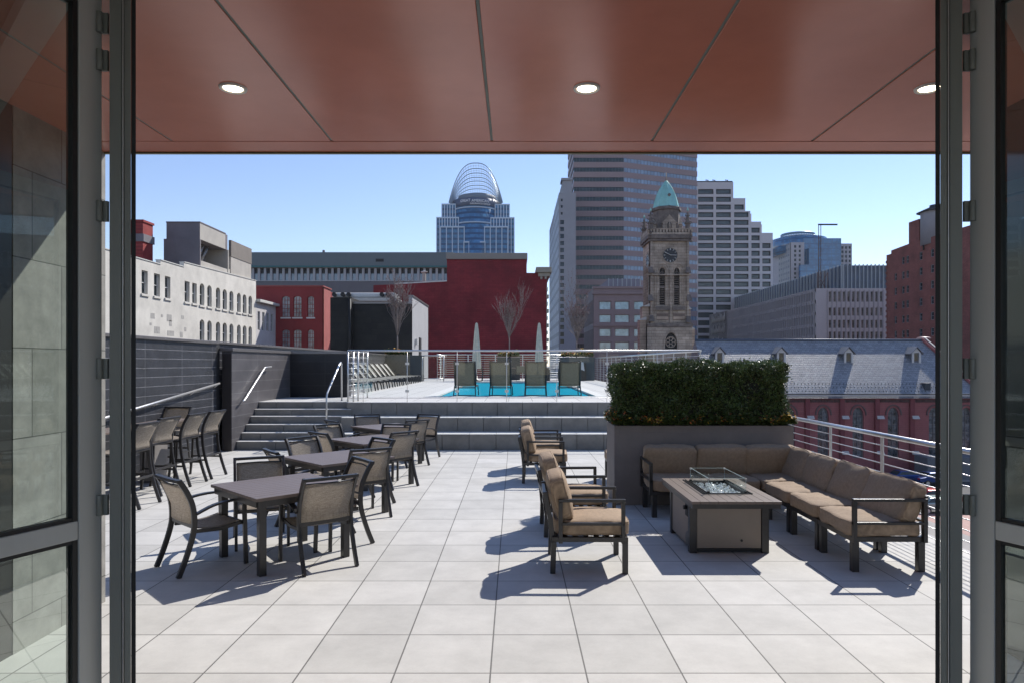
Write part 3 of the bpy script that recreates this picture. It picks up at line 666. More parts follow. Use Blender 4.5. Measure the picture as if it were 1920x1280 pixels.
def bar_stool():
    t = thing("bar_stool", "x", "bar stool", group="bar stools along the high table")
    W = .25
    bp = arc_pts([(0, -.40, 0), (0, -.315, .25), (0, -.255, .50), (0, -.232, .72), (0, -.245, .88), (0, -.30, 1.03), (0, -.375, 1.155)], 4)
    for s in (-1, 1):
        MB().sweep([(s*W, p.y, p.z) for p in bp], .028, .045).build("rear_leg", M_bronze, t, bevel=.004, local=True)
        MB().sweep([(s*W, .27, 0), (s*W, .23, .35), (s*W, .215, .76)], .028, .038).build("front_leg", M_bronze, t, bevel=.004, local=True)
        MB().sweep([(s*W, -.24, .735), (s*W, 0, .72), (s*W, .22, .745)], .028, .032).build("seat_side_rail", M_bronze, t, bevel=.003, local=True)
        MB().bar((s*W, -.29, .33), (s*W, .235, .33), .022, .030).build("side_stretcher", M_bronze, t, bevel=.003, local=True)
    MB().sweep([(x, -.372-.01*(1-(x/W)**2), 1.148) for x in (-W-.014, -.12, 0, .12, W+.014)], .05, .03, (0, 1, 0)).build("top_rail", M_bronze, t, bevel=.004, local=True)
    for y, z, nm in ((-.243, .765, "lower_back_rail"), (-.285, .39, "rear_stretcher"), (.235, .29, "footrest"), (.215, .735, "seat_front_rail")):
        MB().bar((-W, y, z), (W, y, z), .028, .032).build(nm, M_bronze, t, bevel=.003, local=True)
    rows = []
    for k in range(9):
        q = k/8; z = .79 + q*.345; y = -.246 - max(0, z-.88)*.46 - max(0, z-1.02)*.1
        rows.append([(x, y - .022*(1-(x/W)**2), z) for x in [-W+.016 + (2*W-.032)*j/8 for j in range(9)]])
    sheet(MB(), rows).build("backrest", M_sling, t, local=True)
    rows = []
    for k in range(9):
        q = k/8; y = -.22+q*.45; rows.append([(x, y, .772 - .03*math.sin(math.pi*q) - .01*(1-(x/W)**2)) for x in [-.23 + .46*j/8 for j in range(9)]])
    sheet(MB(), rows, .008).build("seat", M_sling, t, local=True)
    return t
def dining_table():
    t = thing("dining_table", "x", "table", group="square dining tables in a row")
    S = .535; H = .74; mb = MB()
    for k in range(9):      # slats between two breadboard ends
        y0 = -S+.115 + k*(2*S-.23)/9; mb.box(-S+.001, S-.001, y0+.0015, y0+(2*S-.23)/9-.0015, H-.028, H)
    mb.box(-S, S, -S, -S+.112, H-.03, H); mb.box(-S, S, S-.112, S, H-.03, H)
    mb.build("tabletop", M_table, t, bevel=.003, local=True)
    a = S-.03; mb = MB()
    for s in (-1, 1): mb.box(-a, a, s*a-.012, s*a+.012, H-.092, H-.031); mb.box(s*a-.012, s*a+.012, -a+.013, a-.013, H-.092, H-.031)
    mb.build("apron", M_bronze, t, bevel=.003, local=True)
    for sx in (-1, 1):
        for sy in (-1, 1): MB().box(sx*.44-.034, sx*.44+.034, sy*.44-.034, sy*.44+.034, 0, H-.032).build("leg", M_bronze, t, bevel=.004, local=True)
    return t
T0 = dining_table(); C0 = dining_chair(); S0 = bar_stool()
tabs = [(-2.36, 6.91, 45, "nearest of the square taupe dining tables, with four chairs close to the doorway"),
        (-2.35, 8.98, 45, "second square taupe dining table from the doorway, slat grooves showing on its top"),
        (-2.33, 11.12, 45, "third square taupe dining table from the doorway"),
        (-2.50, 13.38, 44, "farthest square taupe dining table, closest to the steps")]
for i, (x, y, a, lb) in enumerate(tabs):
    if i == 0: T0.location = (x, y, 0); T0.rotation_euler = (0, 0, R(a)); T0["label"] = lb
    else: dup(T0, (x, y, 0), R(a), lb)
ordn = ["nearest", "second nearest", "third nearest", "farthest"]
chairs = [ # two ends of the back top in photo pixels (z .895), table index, label
  ((294, 889), (340, 901), 0, "chair at the lower left, turned side-on, both curved back legs in view"),
  ((567, 899), (671, 888), 0, "chair nearest the viewer, its taupe mesh back turned to us"),
  ((660.6, 854.6), (698.4, 866), 0, "chair half hidden behind the nearest back-turned chair, at the right of the nearest table"),
  ((436, 859), (534.6, 854), 0, "chair facing us across the nearest table, only its back above the tabletop"),
  ((653.7, 843.7), (737, 838), 1, "chair with its back to us at the right of the second table"),
  ((695, 818), (743, 825), 1, "chair on the far right side of the second table"),
  ((531, 822.5), (598.7, 815.6), 1, "chair with bright mesh back on the far side of the second table"),
  ((492, 838.5), (525, 850), 1, "chair on the left side of the second table, only its dark top corner in view"),
  ((736, 811), (782, 806.5), 2, "chair with its back to us at the right of the third table"),
  ((718, 794), (770.6, 795), 2, "chair on the far right side of the third table, its brown back above the top"),
  ((587, 797), (639, 793), 2, "chair with bright mesh back on the far side of the third table"),
  ((578, 808), (616, 813), 2, "chair on the left side of the third table"),
  ((758.7, 788.6), (807.3, 785.1), 3, "chair with its back to us at the right of the farthest table"),
  ((787, 775.5), (821, 776.7), 3, "farthest chair of all, on the right beyond the farthest table"),
  ((664, 776.7), (712, 775.5), 3, "chair facing us across the farthest table, in front of the steps"),
  ((607, 786), (637, 790), 3, "chair on the left side of the farthest table, mostly hidden"),
]
first = True
for a, b, ti, lb in chairs:
    P = []
    for (px, py) in (a, b):
        Y = F*(CZ-.895)/(py-HY); P.append(Vector((gx(px, Y), Y)))
    M = (P[0]+P[1])/2; dv = (P[1]-P[0]).normalized(); f = Vector((-dv.y, dv.x)); tc = Vector(tabs[ti][:2])
    to = (tc-M).normalized()
    if f.dot(to) < 0: f = -f
    f = (f*1.0 + to*.08).normalized()
    loc = M + f*.385
    rz = math.atan2(f.y, f.x) - math.pi/2
    if first: C0.location = (loc.x, loc.y, 0); C0.rotation_euler = (0, 0, rz); C0["label"] = lb; first = False
    else: dup(C0, (loc.x, loc.y, 0), rz, lb)
stools = [((-5.10, 9.38), 88, "bar stool closest to us at the left edge, cut by the door frame"), ((-5.27, 10.30), 84, "second bar stool from the door frame, in front of the grey pedestal"),
          ((-5.22, 11.08), 86, "third bar stool from the door frame in the left row"), ((-5.20, 11.80), 86, "last bar stool of the left row, nearest the stair wall"), ((-6.42, 12.84), 180, "bar stool facing us at the far end of the high table")]
for i, ((x, y), a, lb) in enumerate(stools):
    f = Vector((-math.sin(R(a)), math.cos(R(a)))); loc = (x + f.x*.37, y + f.y*.37, 0)
    if i == 0: S0.location = loc; S0.rotation_euler = (0, 0, R(a)); S0["label"] = lb
    else: dup(S0, loc, R(a), lb)
t = thing("bar_table", "long narrow high table on grey pedestals in front of the charcoal wall", "table", (-6.1, 10.6, 0))
mb = MB()
for k in range(5): mb.box(-6.32+k*.09, -6.233+k*.09, 8.6, 12.3, .955, .985)
mb.build("tabletop", M_table, t, bevel=.003)
for y in (9.5, 11.4): MB().box(-6.22, -5.98, y-.22, y+.22, 0, .953).build("pedestal", mat("grey_taupe_panel", (.20,.185,.175), .5), t, bevel=.006)

# ------------------------------------------------------------------ lounge chairs
def lounge_chair():
    t = thing("lounge_chair", "x", "armchair", group="cushioned lounge chairs facing right")
    X = .325
    for s in (-1, 1):
        MB().box(s*X-.026, s*X+.026, .30, .352, 0, .30).build("front_leg", M_bronze, t, bevel=.004, local=True)
        MB().bar((s*X, -.355, 0), (s*X, -.345, .30), .05, .05).build("rear_leg", M_bronze, t, bevel=.004, local=True)
        mb = MB(); xa = s*(X+.004)
        mb.box(xa-.022, xa+.022, -.30, .326, .672, .700); mb.box(xa-.022, xa+.022, -.30, .326, .455, .480)
        mb.box(xa-.022, xa+.022, .29, .326, .285, .6715); mb.box(xa-.022, xa+.022, -.30, -.262, .285, .6715)
        mb.build("armrest", M_bronze, t, bevel=.003, local=True)
        MB().sweep([(s*(X-.035), -.35, .26), (s*(X-.035), -.375, .5), (s*(X-.035), -.43, .76)], .03, .045).build("back_post", M_bronze, t, bevel=.003, local=True)
    mb = MB(); mb.box(-X-.025, X+.025, -.36, -.30, .30, .345); mb.box(-X-.025, X+.025, .30, .352, .3005, .345); mb.box(-X-.025, -X+.02, -.30, .30, .30, .345); mb.box(X-.02, X+.025, -.30, .30, .30, .345)
    for k in range(6): mb.box(-X+.02, X-.02, -.26+k*.1, -.21+k*.1, .318, .332)
    mb.build("seat_frame", M_bronze, t, bevel=.003, local=True)
    mb = MB(); mb.box(-X+.05, X-.05, -.447, -.415, .70, .745); mb.box(-X+.05, X-.05, -.40, -.375, .48, .52); mb.build("back_rail", M_bronze, t, bevel=.003, local=True)
    cushion("seat_cushion", M_cush, t, (.635, .72, .15), (0, .02, .422), (0, 0, 0), .14, seed=1, ex=8)
    cushion("back_cushion", M_cush, t, (.625, .17, .45), (0, -.275, .69), (R(14), 0, 0), .25, seed=2, ex=6)
    return t
L0 = lounge_chair()
ls = [(.72, 6.68, -91, "nearest tan-cushioned lounge chair, facing right in front of the planter"), (.70, 8.03, -88, "second tan lounge chair, directly behind the nearest one"),
      (.51, 11.47, -92, "third tan lounge chair, front one of the far pair near the steps"), (.53, 12.80, -89, "farthest tan lounge chair, close to the steps"), (1.93, 11.45, 90, "lounge chair facing left, almost hidden behind the planter")]
for i, (x, y, a, lb) in enumerate(ls):
    if i == 0: L0.location = (x, y, 0); L0.rotation_euler = (0, 0, R(a)); L0["label"] = lb
    else: dup(L0, (x, y, 0), R(a), lb)
# ------------------------------------------------------------------ corner sofa
t = thing("corner_sofa", "large L-shaped sectional sofa with tan ribbed cushions against the planter and guard rail", "sofa", (3.2, 8, 0))
bx = [1.76, 2.47, 3.185, 3.90]; by = [9.36, 8.62, 7.87, 7.12, 6.38]
M_frame = M_bronze
def leg(x, y): MB().box(x-.032, x+.032, y-.032, y+.032, 0, .285).build("leg", M_frame, t, bevel=.004)
for x in (1.80, 2.42, 2.52, 3.13): leg(x, 8.69); leg(x, 9.31)
for y in (8.57, 7.92, 7.82, 7.17, 7.07, 6.42): leg(3.235, y); leg(3.86, y)
mb = MB()
for i in range(2):
    a, b = bx[i]+.005, bx[i+1]-.005
    mb.box(a, b, 8.655, 8.70, .286, .335); mb.box(a, b, 9.31, 9.355, .286, .335); mb.box(a, a+.04, 8.701, 9.309, .287, .334); mb.box(b-.04, b, 8.701, 9.309, .287, .334)
for i in range(4):
    b, a = by[i]-.005, by[i+1]+.005
    mb.box(3.20, 3.245, a, b, .286, .335); mb.box(3.855, 3.895, a, b, .286, .335); mb.box(3.246, 3.854, a, a+.04, .287, .334); mb.box(3.246, 3.854, b-.04, b, .287, .334)
mb.build("frame", M_frame, t, bevel=.003)
def back_frame(p, q):   # low frame behind the cushions
    mb = MB(); mb.bar((*p, .70), (*q, .70), .03, .04); mb.bar((*p, .46), (*q, .46), .025, .035)
    for k in range(3): u = .08+.42*k; x = p[0]+(q[0]-p[0])*u; y = p[1]+(q[1]-p[1])*u; mb.bar((x, y, .3), (x, y, .69), .03, .03)
    mb.build("back_frame", M_frame, t, bevel=.003)
for i in range(3): back_frame((bx[i]+.02, 9.375), (bx[i+1]-.02, 9.375))
for i in range(4): back_frame((3.915, by[i]-.02), (3.915, by[i+1]+.02))
def armrest(axis):
    mb = MB()
    if axis == 'near':
        y = 6.375; mb.box(3.195, 3.90, y-.022, y+.022, .672, .700); mb.box(3.195, 3.90, y-.022, y+.022, .455, .48)
        mb.box(3.195, 3.232, y-.021, y+.021, .285, .6715); mb.box(3.86, 3.898, y-.021, y+.021, .285, .6715)
    else:
        x = 1.755; mb.box(x-.022, x+.022, 8.66, 9.34, .672, .700); mb.box(x-.022, x+.022, 8.66, 9.34, .455, .48); mb.box(x-.021, x+.021, 8.66, 8.698, .285, .6715); mb.box(x-.021, x+.021, 9.30, 9.34, .285, .6715)
    mb.build("armrest", M_frame, t, bevel=.003)
armrest('near'); armrest('left')
def sc(nm, m, size, wl, rot, puff, seed, ex): cushion(nm, m, t, size, Vector(wl)-t.location, rot, puff, seed=seed, ex=ex, n=12, wr=.009)
for i in range(2): sc("seat_cushion", M_cush, (.70, .72, .15), ((bx[i]+bx[i+1])/2, 8.99, .408), (0,0,0), .14, 10+i, 8)
for i in range(4): sc("seat_cushion", M_cushy, (.70, .735, .15), (3.53, (by[i]+by[i+1])/2, .408), (0,0,0), .14, 20+i, 8)
for i in range(3): sc("back_cushion", M_cush, (.715, .17, .42), ((bx[i]+bx[i+1])/2 - (.06 if i == 2 else 0), 9.22, .655), (R(12), 0, R(random.uniform(-2, 2))), .26, 30+i, 8)
for i in range(4): sc("back_cushion", M_cushy, (.17, .735, .43), (3.765, (by[i]+by[i+1])/2 - (.05 if i == 0 else 0), .64), (0, R(17+2*i), R(random.uniform(-4, 4) + (6 if i == 3 else 0))), .28, 41+i, 7)
# ------------------------------------------------------------------ fire table
t = thing("fire_table", "taupe fire pit table with a glass guard in front of the corner sofa", "fire pit table", (2.24, 7.5, 0))
TX0, TX1, TY0, TY1, TH = 1.785, 2.70, 6.80, 8.20, .585; ox0, ox1, oy0, oy1 = 2.07, 2.50, 7.22, 8.02
mb = MB(); n = 10; wd = (TX1-TX0)/n
for k in range(n):
    a, b = TX0+k*wd+.0015, TX0+(k+1)*wd-.0015
    if b <= ox0 or a >= ox1: mb.box(a, b, TY0, TY1, TH-.028, TH)
    else: mb.box(a, b, TY0, oy0, TH-.028, TH); mb.box(a, b, oy1, TY1, TH-.028, TH)
mb.build("tabletop", M_table, t, bevel=.002)
mb = MB()
for s in ((TX0+.01, TX1-.01, TY0+.01, TY0+.03), (TX0+.01, TX1-.01, TY1-.03, TY1-.01), (TX0+.01, TX0+.03, TY0+.032, TY1-.032), (TX1-.03, TX1-.01, TY0+.032, TY1-.032)): mb.box(*s, TH-.075, TH-.029)
mb.build("apron", M_bronze, t)
BX0, BX1, BY0, BY1 = 1.825, 2.655, 7.03, 7.93
for x in (BX0, BX1-.075):
    for y in (BY0, BY1-.075): MB().box(x, x+.075, y, y+.075, 0, TH-.03).build("corner_post", M_bronze, t, bevel=.004)
M_pan = mat("taupe_panel", (0.255, 0.205, 0.165), 0.45, 0, .05, 4); mb = MB()
MB().box(BX0+.08, BX1-.08, BY0+.012, BY0+.03, .05, TH-.06).build("side_panel", M_pan, t, bevel=.003); MB().box(BX0+.08, BX1-.08, BY1-.03, BY1-.012, .05, TH-.06).build("side_panel", M_pan, t)
MB().box(BX0+.012, BX0+.03, BY0+.08, BY1-.08, .05, TH-.06).build("side_panel", M_pan, t, bevel=.003); MB().box(BX1-.03, BX1-.012, BY0+.08, BY1-.08, .05, TH-.06).build("side_panel", M_pan, t)
MB().box(BX0+.076, BX1-.076, BY0+.02, BY0+.05, .012, .046).build("plinth", M_black, t)
MB().tube([(2.37, BY0+.013, .13), (2.37, BY0+.005, .13)], .013, 14).build("drain_hole", M_black, t)
k = MB().box(BX0+.002, BX0+.011, BY0+.09, BY0+.20, .36, .52).build("control_plate", M_black, t, bevel=.002)
MB().tube([(BX0+.001, BY0+.145, .45), (BX0-.03, BY0+.145, .45)], .022, 14).build("knob", M_black, k)
MB().tube([(BX0+.011, BY0+.11, .13), (BX0+.0, BY0+.11, .13)], .07, 20).build("access_cap", mat("grey_plastic", (.12,.12,.12), .5), t)
mb = MB(); mb.box(ox0, ox1, oy0, oy1, TH-.12, TH-.10)
for s in ((ox0, ox0+.012, oy0, oy1), (ox1-.012, ox1, oy0, oy1), (ox0+.012, ox1-.012, oy0, oy0+.012), (ox0+.012, ox1-.012, oy1-.012, oy1)): mb.box(*s, TH-.099, TH+.006)
mb.build("burner_tray", mat("dark_steel", (.05,.055,.06), .3, .8, .1), t, bevel=.001)
mb = MB()
for x in (ox0-.03, ox0-.055, ox1+.03): mb.box(x-.006, x+.006, oy0-.04, oy1+.04, TH+.001, TH+.010)
for y in (oy0-.03,): mb.box(ox0-.05, ox1+.03, y-.005, y+.005, TH+.001, TH+.009)
mb.build("guard_track", mat("dark_steel", (.05,.055,.06), .3, .8, .1), t)
random.seed(4); mb = MB()
for k in range(620):
    x = random.uniform(ox0+.03, ox1-.03); y = random.uniform(oy0+.03, oy1-.03); r = random.uniform(.010, .017); z = TH-.07+random.uniform(0, .055)
    q = [Vector((random.uniform(-1,1), random.uniform(-1,1), random.uniform(-1,1))).normalized()*r for _ in range(4)]
    c = Vector((x, y, z)); a = q[0]; b = a.cross(q[1]).normalized()*r; d = a.cross(b).normalized()*r
    mb.add([c+a, c-a, c+b, c-b, c+d*.8, c-d*.8], [(0,2,4),(2,1,4),(1,3,4),(3,0,4),(2,0,5),(1,2,5),(3,1,5),(0,3,5)])
tag(mb.build("fire_glass", mat("pale_fire_glass", (.78,.82,.80), .12, 0, .15, 20, spec=.8), t), kind="stuff")
ga, gb, gc, gd = 2.085, 2.485, 7.25, 7.99
for s in ((ga, gb, gc, gc+.006), (ga, gb, gd-.006, gd), (ga, ga+.006, gc+.008, gd-.008), (gb-.006, gb, gc+.008, gd-.008)):
    g = MB().box(*s, TH+.012, TH+.155).build("glass_guard", glass("guard_glass", (.975,.99,.985), boost=1.0), t)
    e = MB(); e.box(s[0], s[1], s[2], s[3], TH+.1552, TH+.1575); e.build("polished_edge", mat("glass_edge", (.62,.76,.71), .15, 0, .05, spec=.8), g)
for x in (ga, gb):
    for y in (gc, gd): MB().box(x-.012, x+.012, y-.012, y+.012, TH+.002, TH+.022).build("corner_clip", M_black, t); MB().box(x-.010, x+.010, y-.010, y+.010, TH+.140, TH+.160).build("corner_clip", M_steel, t); MB().box(x-.003 if x < 2.3 else x+.0005, x-.0005 if x < 2.3 else x+.003, y-.003, y+.003, TH+.023, TH+.139).build("guard_edge", mat("glass_edge", (.62,.76,.71), .15, 0, .05, spec=.8), t)
# ------------------------------------------------------------------ planter, hedge, flowers
t = thing("planter_box", "tall grey-brown concrete planter holding the clipped hedge behind the sofa", "planter", (2.65, 9.8, 0))
M_plant = weave("grey_brown_planter", (0.135, 0.115, 0.108), ribs=9, ribaxis='X', depth=.05, rough=.7)
mb = MB(); mb.box(1.395, 3.90, 9.43, 10.20, 0.0, 1.02); mb.box(1.395, 1.45, 9.43, 10.20, 1.021, 1.11); mb.box(3.845, 3.90, 9.43, 10.20, 1.021, 1.11); mb.box(1.451, 3.844, 9.43, 9.485, 1.021, 1.11); mb.box(1.451, 3.844, 10.145, 10.20, 1.021, 1.11)
mb.build("box", mat("planter_grey_brown", (0.20, 0.172, 0.155), .7, 0, .10, 3, .15, 220, world=True), t)
M_leaf = mat("yew_leaf", (0.075, 0.115, 0.030), 0.36, 0, 0.7, 7, spec=.55)
def leaves(mb, pts_fn, n, lmin, lmax, wmin, up=.35):
    for k in range(n):
        p, nr = pts_fn(); d = (Vector((random.gauss(0,1), random.gauss(0,1), random.gauss(0,1)+up)) .normalized() + nr*.7).normalized()
        s = d.cross(Vector((random.gauss(0,1), random.gauss(0,1), random.gauss(0,1)))).normalized(); l = random.uniform(lmin, lmax); wd = random.uniform(wmin, wmin*1.7)
        mb.add([p, p+d*l*.5+s*wd, p+d*l, p+d*l*.5-s*wd], [(0,1,2,3)])
HX0, HX1, HY0, HY1, HZ0, HZ1 = 1.44, 3.86, 9.50, 10.14, 1.12, 1.955
random.seed(5)
def hedge_pt():
    r = random.random()
    x, y, z = random.uniform(HX0, HX1), random.uniform(HY0, HY1), random.uniform(HZ0, HZ1)
    dep = abs(random.gauss(0, .035))
    if r < .45: y = HY0 + dep; nr = Vector((0, -1, 0))
    elif r < .55: x = HX0 + dep; nr = Vector((-1, 0, 0))
    elif r < .65: x = HX1 - dep; nr = Vector((1, 0, 0))
    elif r < .9: z = HZ1 - dep; nr = Vector((0, 0, 1))
    else: y = HY1 - dep; nr = Vector((0, 1, 0))
    b = noise.noise(Vector((x*3.2, y*3.2, z*3.2)))*.075 + noise.noise(Vector((x*9, y*9, z*9)))*.025
    return Vector((x, y, z)) + nr*(b*1.5 + (random.uniform(.02, .07) if random.random() < .03 else 0)), nr
t = thing("hedge", "dense dark green clipped yew hedge growing in the tall planter", "hedge", (2.65, 9.82, 1.1))
mb = MB(); leaves(mb, hedge_pt, 40000, .022, .058, .0048); mb.build("foliage", M_leaf, t)
def tip_pt():
    while True:
        p, nr = hedge_pt()
        if (nr.z > .5 and random.random() < .8) or random.random() < .10 + .25*max(0, (p.z-1.6)/.4): return p + nr*.012, nr
mb = MB(); leaves(mb, tip_pt, 7000, .022, .05, .0045, .8); mb.build("young_shoots", mat("yew_shoot", (.17, .20, .055), .45, 0, .5, 11), t)
mb = MB(); leaves(mb, hedge_pt, 1000, .02, .05, .0045); mb.build("brown_sprigs", mat("brown_sprig", (.13, .065, .03), .6, 0, .4, 11), t)
mb = MB(); mb.box(HX0+.06, HX1-.06, HY0+.06, HY1-.06, 1.03, HZ1-.06); mb.build("dark_core", mat("hedge_core_dark", (.012,.012,.007), .9, 0, .4, 30), t)  # solid near-black box filling the hedge behind the leaves
def flowers(name, label, x0, x1, y0, y1, z, n, cols, seed, mound=.09, sz=.011):
    random.seed(seed); t = thing(name, label, "flowers", ((x0+x1)/2, (y0+y1)/2, z))
    gm = MB(); pts = []
    for k in range(n):
        x, y = random.uniform(x0, x1), random.uniform(y0, y1)
        h = z + mound*(.35+.65*abs(noise.noise(Vector((x*4+seed, y*4, 1))*1.0))*1.8)*random.uniform(.3, 1.0); pts.append(Vector((x, y, h)))
    for p in pts:
        for q in range(5):
            d = Vector((random.gauss(0,1), random.gauss(0,1), random.uniform(.1,1))).normalized(); s = d.cross(Vector((0,0,1)))
            if s.length < .1: continue
            s.normalize(); l = random.uniform(.02,.04)*(sz/.011); gm.add([p, p+d*l*.5+s*.009*(sz/.011), p+d*l, p+d*l*.5-s*.009*(sz/.011)], [(0,1,2,3)])
    gm.build("leaves", mat("bedding_leaf", (.07,.10,.02), .6, 0, .4, 12), t)
    for ci, (c, fr) in enumerate(cols):
        fm = MB()
        for p in pts:
            if noise.noise(Vector((p.x*3.1+ci*9.7, p.y*3, seed))) > .35-fr or random.random() < fr*.25:
                if random.random() < fr:
                    c0 = p + Vector((random.uniform(-.02,.02), random.uniform(-.02,.02), random.uniform(.012,.045)*sz/.011*(1 if sz < .02 else .75)));
                    nn = Vector((random.gauss(0,.5), random.gauss(0,.5)-.3, 1)).normalized(); a = nn.cross(Vector((1,.3,0))).normalized(); b = nn.cross(a); r = random.uniform(sz*.8, sz*1.5)
                    pet = [c0 + (a*math.cos(i*math.pi/5)+b*math.sin(i*math.pi/5))*r*(1 if i % 2 else .5) + nn*(.003 if i % 2 else 0) for i in range(10)]; c0 = c0; fm.add([c0]+pet, [(0, 1+i, 1+(i+1) % 10) for i in range(10)])
        if fm.v: fm.build("blossoms", c, t)
    t["kind"] = "stuff"; return t
Fy = mat("yellow_petal", (.65,.38,.03), .6, 0, .2, 20); Fo = mat("orange_petal", (.62,.16,.02), .6, 0, .2, 20); Fb = mat("rust_petal", (.28,.07,.02), .6, 0, .2, 20)
flowers("bedding_flowers", "yellow and rust bedding flowers spilling along the foot of the clipped hedge", 1.38, 3.90, 9.385, 9.58, 1.09, 1900, [(Fy, .34), (Fo, .16), (Fb, .25)], 3, .17, .014)
flowers("bedding_flowers", "orange and yellow flowers at the left end of the hedge planter", 1.36, 1.56, 9.38, 10.15, 1.09, 700, [(Fy, .30), (Fo, .45), (Fb, .3)], 8, .20, .015)
flowers("bedding_flowers", "bright yellow-green flowers at the right end of the hedge planter", 3.74, 3.93, 9.38, 10.15, 1.09, 600, [(Fy, .8), (Fo, .1)], 9, .17, .015)
# ------------------------------------------------------------------ pool deck furniture
def lounger(m, back_up=62, seg=True, TW=.03):
    t = thing("sun_lounger", "x", "sun lounger", group="sun loungers on the pool deck")
    W = .31; a = R(back_up); B = (0, .62, .33); e = Vector((0, -math.cos(a), math.sin(a)))
    L = .80
    for s in (-1, 1):
        MB().sweep([(s*W, .62, .33), (s*W, 1.2, .32), (s*W, 1.95, .33)], .03, .045).build("side_rail", M_bronze, t, local=True, bevel=.004)
        pts = arc_pts([(s*W, .62, .34), (s*W, .62-math.cos(a)*.4-.0, .34+math.sin(a)*.4), (s*W, .62-math.cos(a)*L-.03, .34+math.sin(a)*L)], 4)
        MB().sweep(pts, TW+.004, .05).build("back_rail", M_bronze, t, local=True, bevel=.004)
        for y, y2 in ((.40, .22), (1.85, 1.92)): MB().sweep([(s*W, y, .33), (s*(W+.01), (y+y2)/2, .18), (s*(W+.02), y2, 0)], .03, .045).build("leg", M_bronze, t, local=True, bevel=.004)
        MB().bar((s*W, .40, .33), (s*W, .64, .33), .03, .045).build("hip_rail", M_bronze, t, local=True)
    yb = .62-math.cos(a)*L-.03; zb = .34+math.sin(a)*L
    MB().sweep([(-W, yb, zb), (-.15, yb+.004, zb-.022), (0, yb+.006, zb-.027), (.15, yb+.004, zb-.022), (W, yb, zb)], .028, .028, (0,1,0)).build("back_top", M_bronze, t, local=True)
    for y, z in ((1.95, .33), (.42, .30)): MB().bar((-W, y, z), (W, y, z), .03, .035).build("cross_bar", M_bronze, t, local=True)
    MB().bar((-W, .24, .08), (W, .24, .08), .02, .02).build("cross_bar", M_bronze, t, local=True)
    rows = []
    for k in range(9):
        q = .03+.93*k/8; y = .62-math.cos(a)*L*q; z = .345+math.sin(a)*L*q
        rows.append([(x, y, z-.01*(1-(x/W)**2)) for x in [-W+.02+(2*W-.04)*j/6 for j in range(7)]])
    sheet(MB(), rows).build("backrest", m, t, local=True)
    rows = [[(x, .62+1.3*k/6, .345-.02*(1-(x/W)**2)) for x in [-W+.02+(2*W-.04)*j/6 for j in range(7)]] for k in range(7)]
    sheet(MB(), rows).build("seat", m, t, local=True)
    return t
SL = lounger(M_loungesling, 68, TW=.042)
nm4 = ["leftmost", "second from left", "third from left", "rightmost"]
for i, px in enumerate((870.5, 937.5, 1004, 1069)):
    Y = 20.0; x = gx(px, Y); lb = f"sun lounger seen from behind at the pool edge, {nm4[i]} of the four"
    if i == 0: SL.location = (x, Y-.15, .965); SL["label"] = lb
    else: dup(SL, (x, Y-.15, .965), R(random.uniform(-3, 3)), lb)
SL2 = lounger(sling("pale_lounger_mesh", (.62, .61, .56)), 52)
ordw = ["nearest", "second", "third", "fourth", "fifth", "sixth", "seventh", "eighth", "ninth", "tenth", "eleventh", "farthest"]
for i in range(12):
    lb = f"sun lounger in the row along the left wall beyond the glass, {ordw[i]} from the viewer"
    loc = (-6.85, 22.0+.45+1.13*i, DZ)
    if i == 0: SL2.location = loc; SL2.rotation_euler = (0, 0, R(-90)); SL2["label"] = lb
    else: dup(SL2, loc, R(-90+random.uniform(-1.5, 1.5)), lb)
# closed parasols
M_canvas = mat("closed_parasol_canvas", (.62, .56, .46), .85, 0, .12, 6, .2, 60)
def parasol(x, y, lb):
    t = thing("closed_parasol", lb, "parasol", (x, y, DZ), group="closed parasols by the pool")
    MB().tube([(0,0,0), (0,0,3.05)], .025, 10).build("pole", M_steel, t, local=True)
    MB().lathe([(.20,.68),(.22,.75),(.21,1.0),(.185,1.5),(.145,2.1),(.105,2.7),(.065,3.08),(.05,3.15),(.0,3.2)], n=16, fold=.24, cap=False, smooth=False).build("canopy", M_canvas, t, local=True)
    MB().lathe([(.0,0),(.30,0.004),(.30,.07),(.05,.09),(.05,.3),(0,.3)], n=24, cap=False).build("base", M_bronze, t, local=True)
parasol(gx(893.5, 37), 37, "closed off-white parasol on the left beyond the pool, in front of the red wall")
parasol(gx(1011, 37), 37, "closed off-white parasol on the right beyond the pool, at the edge of the red wall")
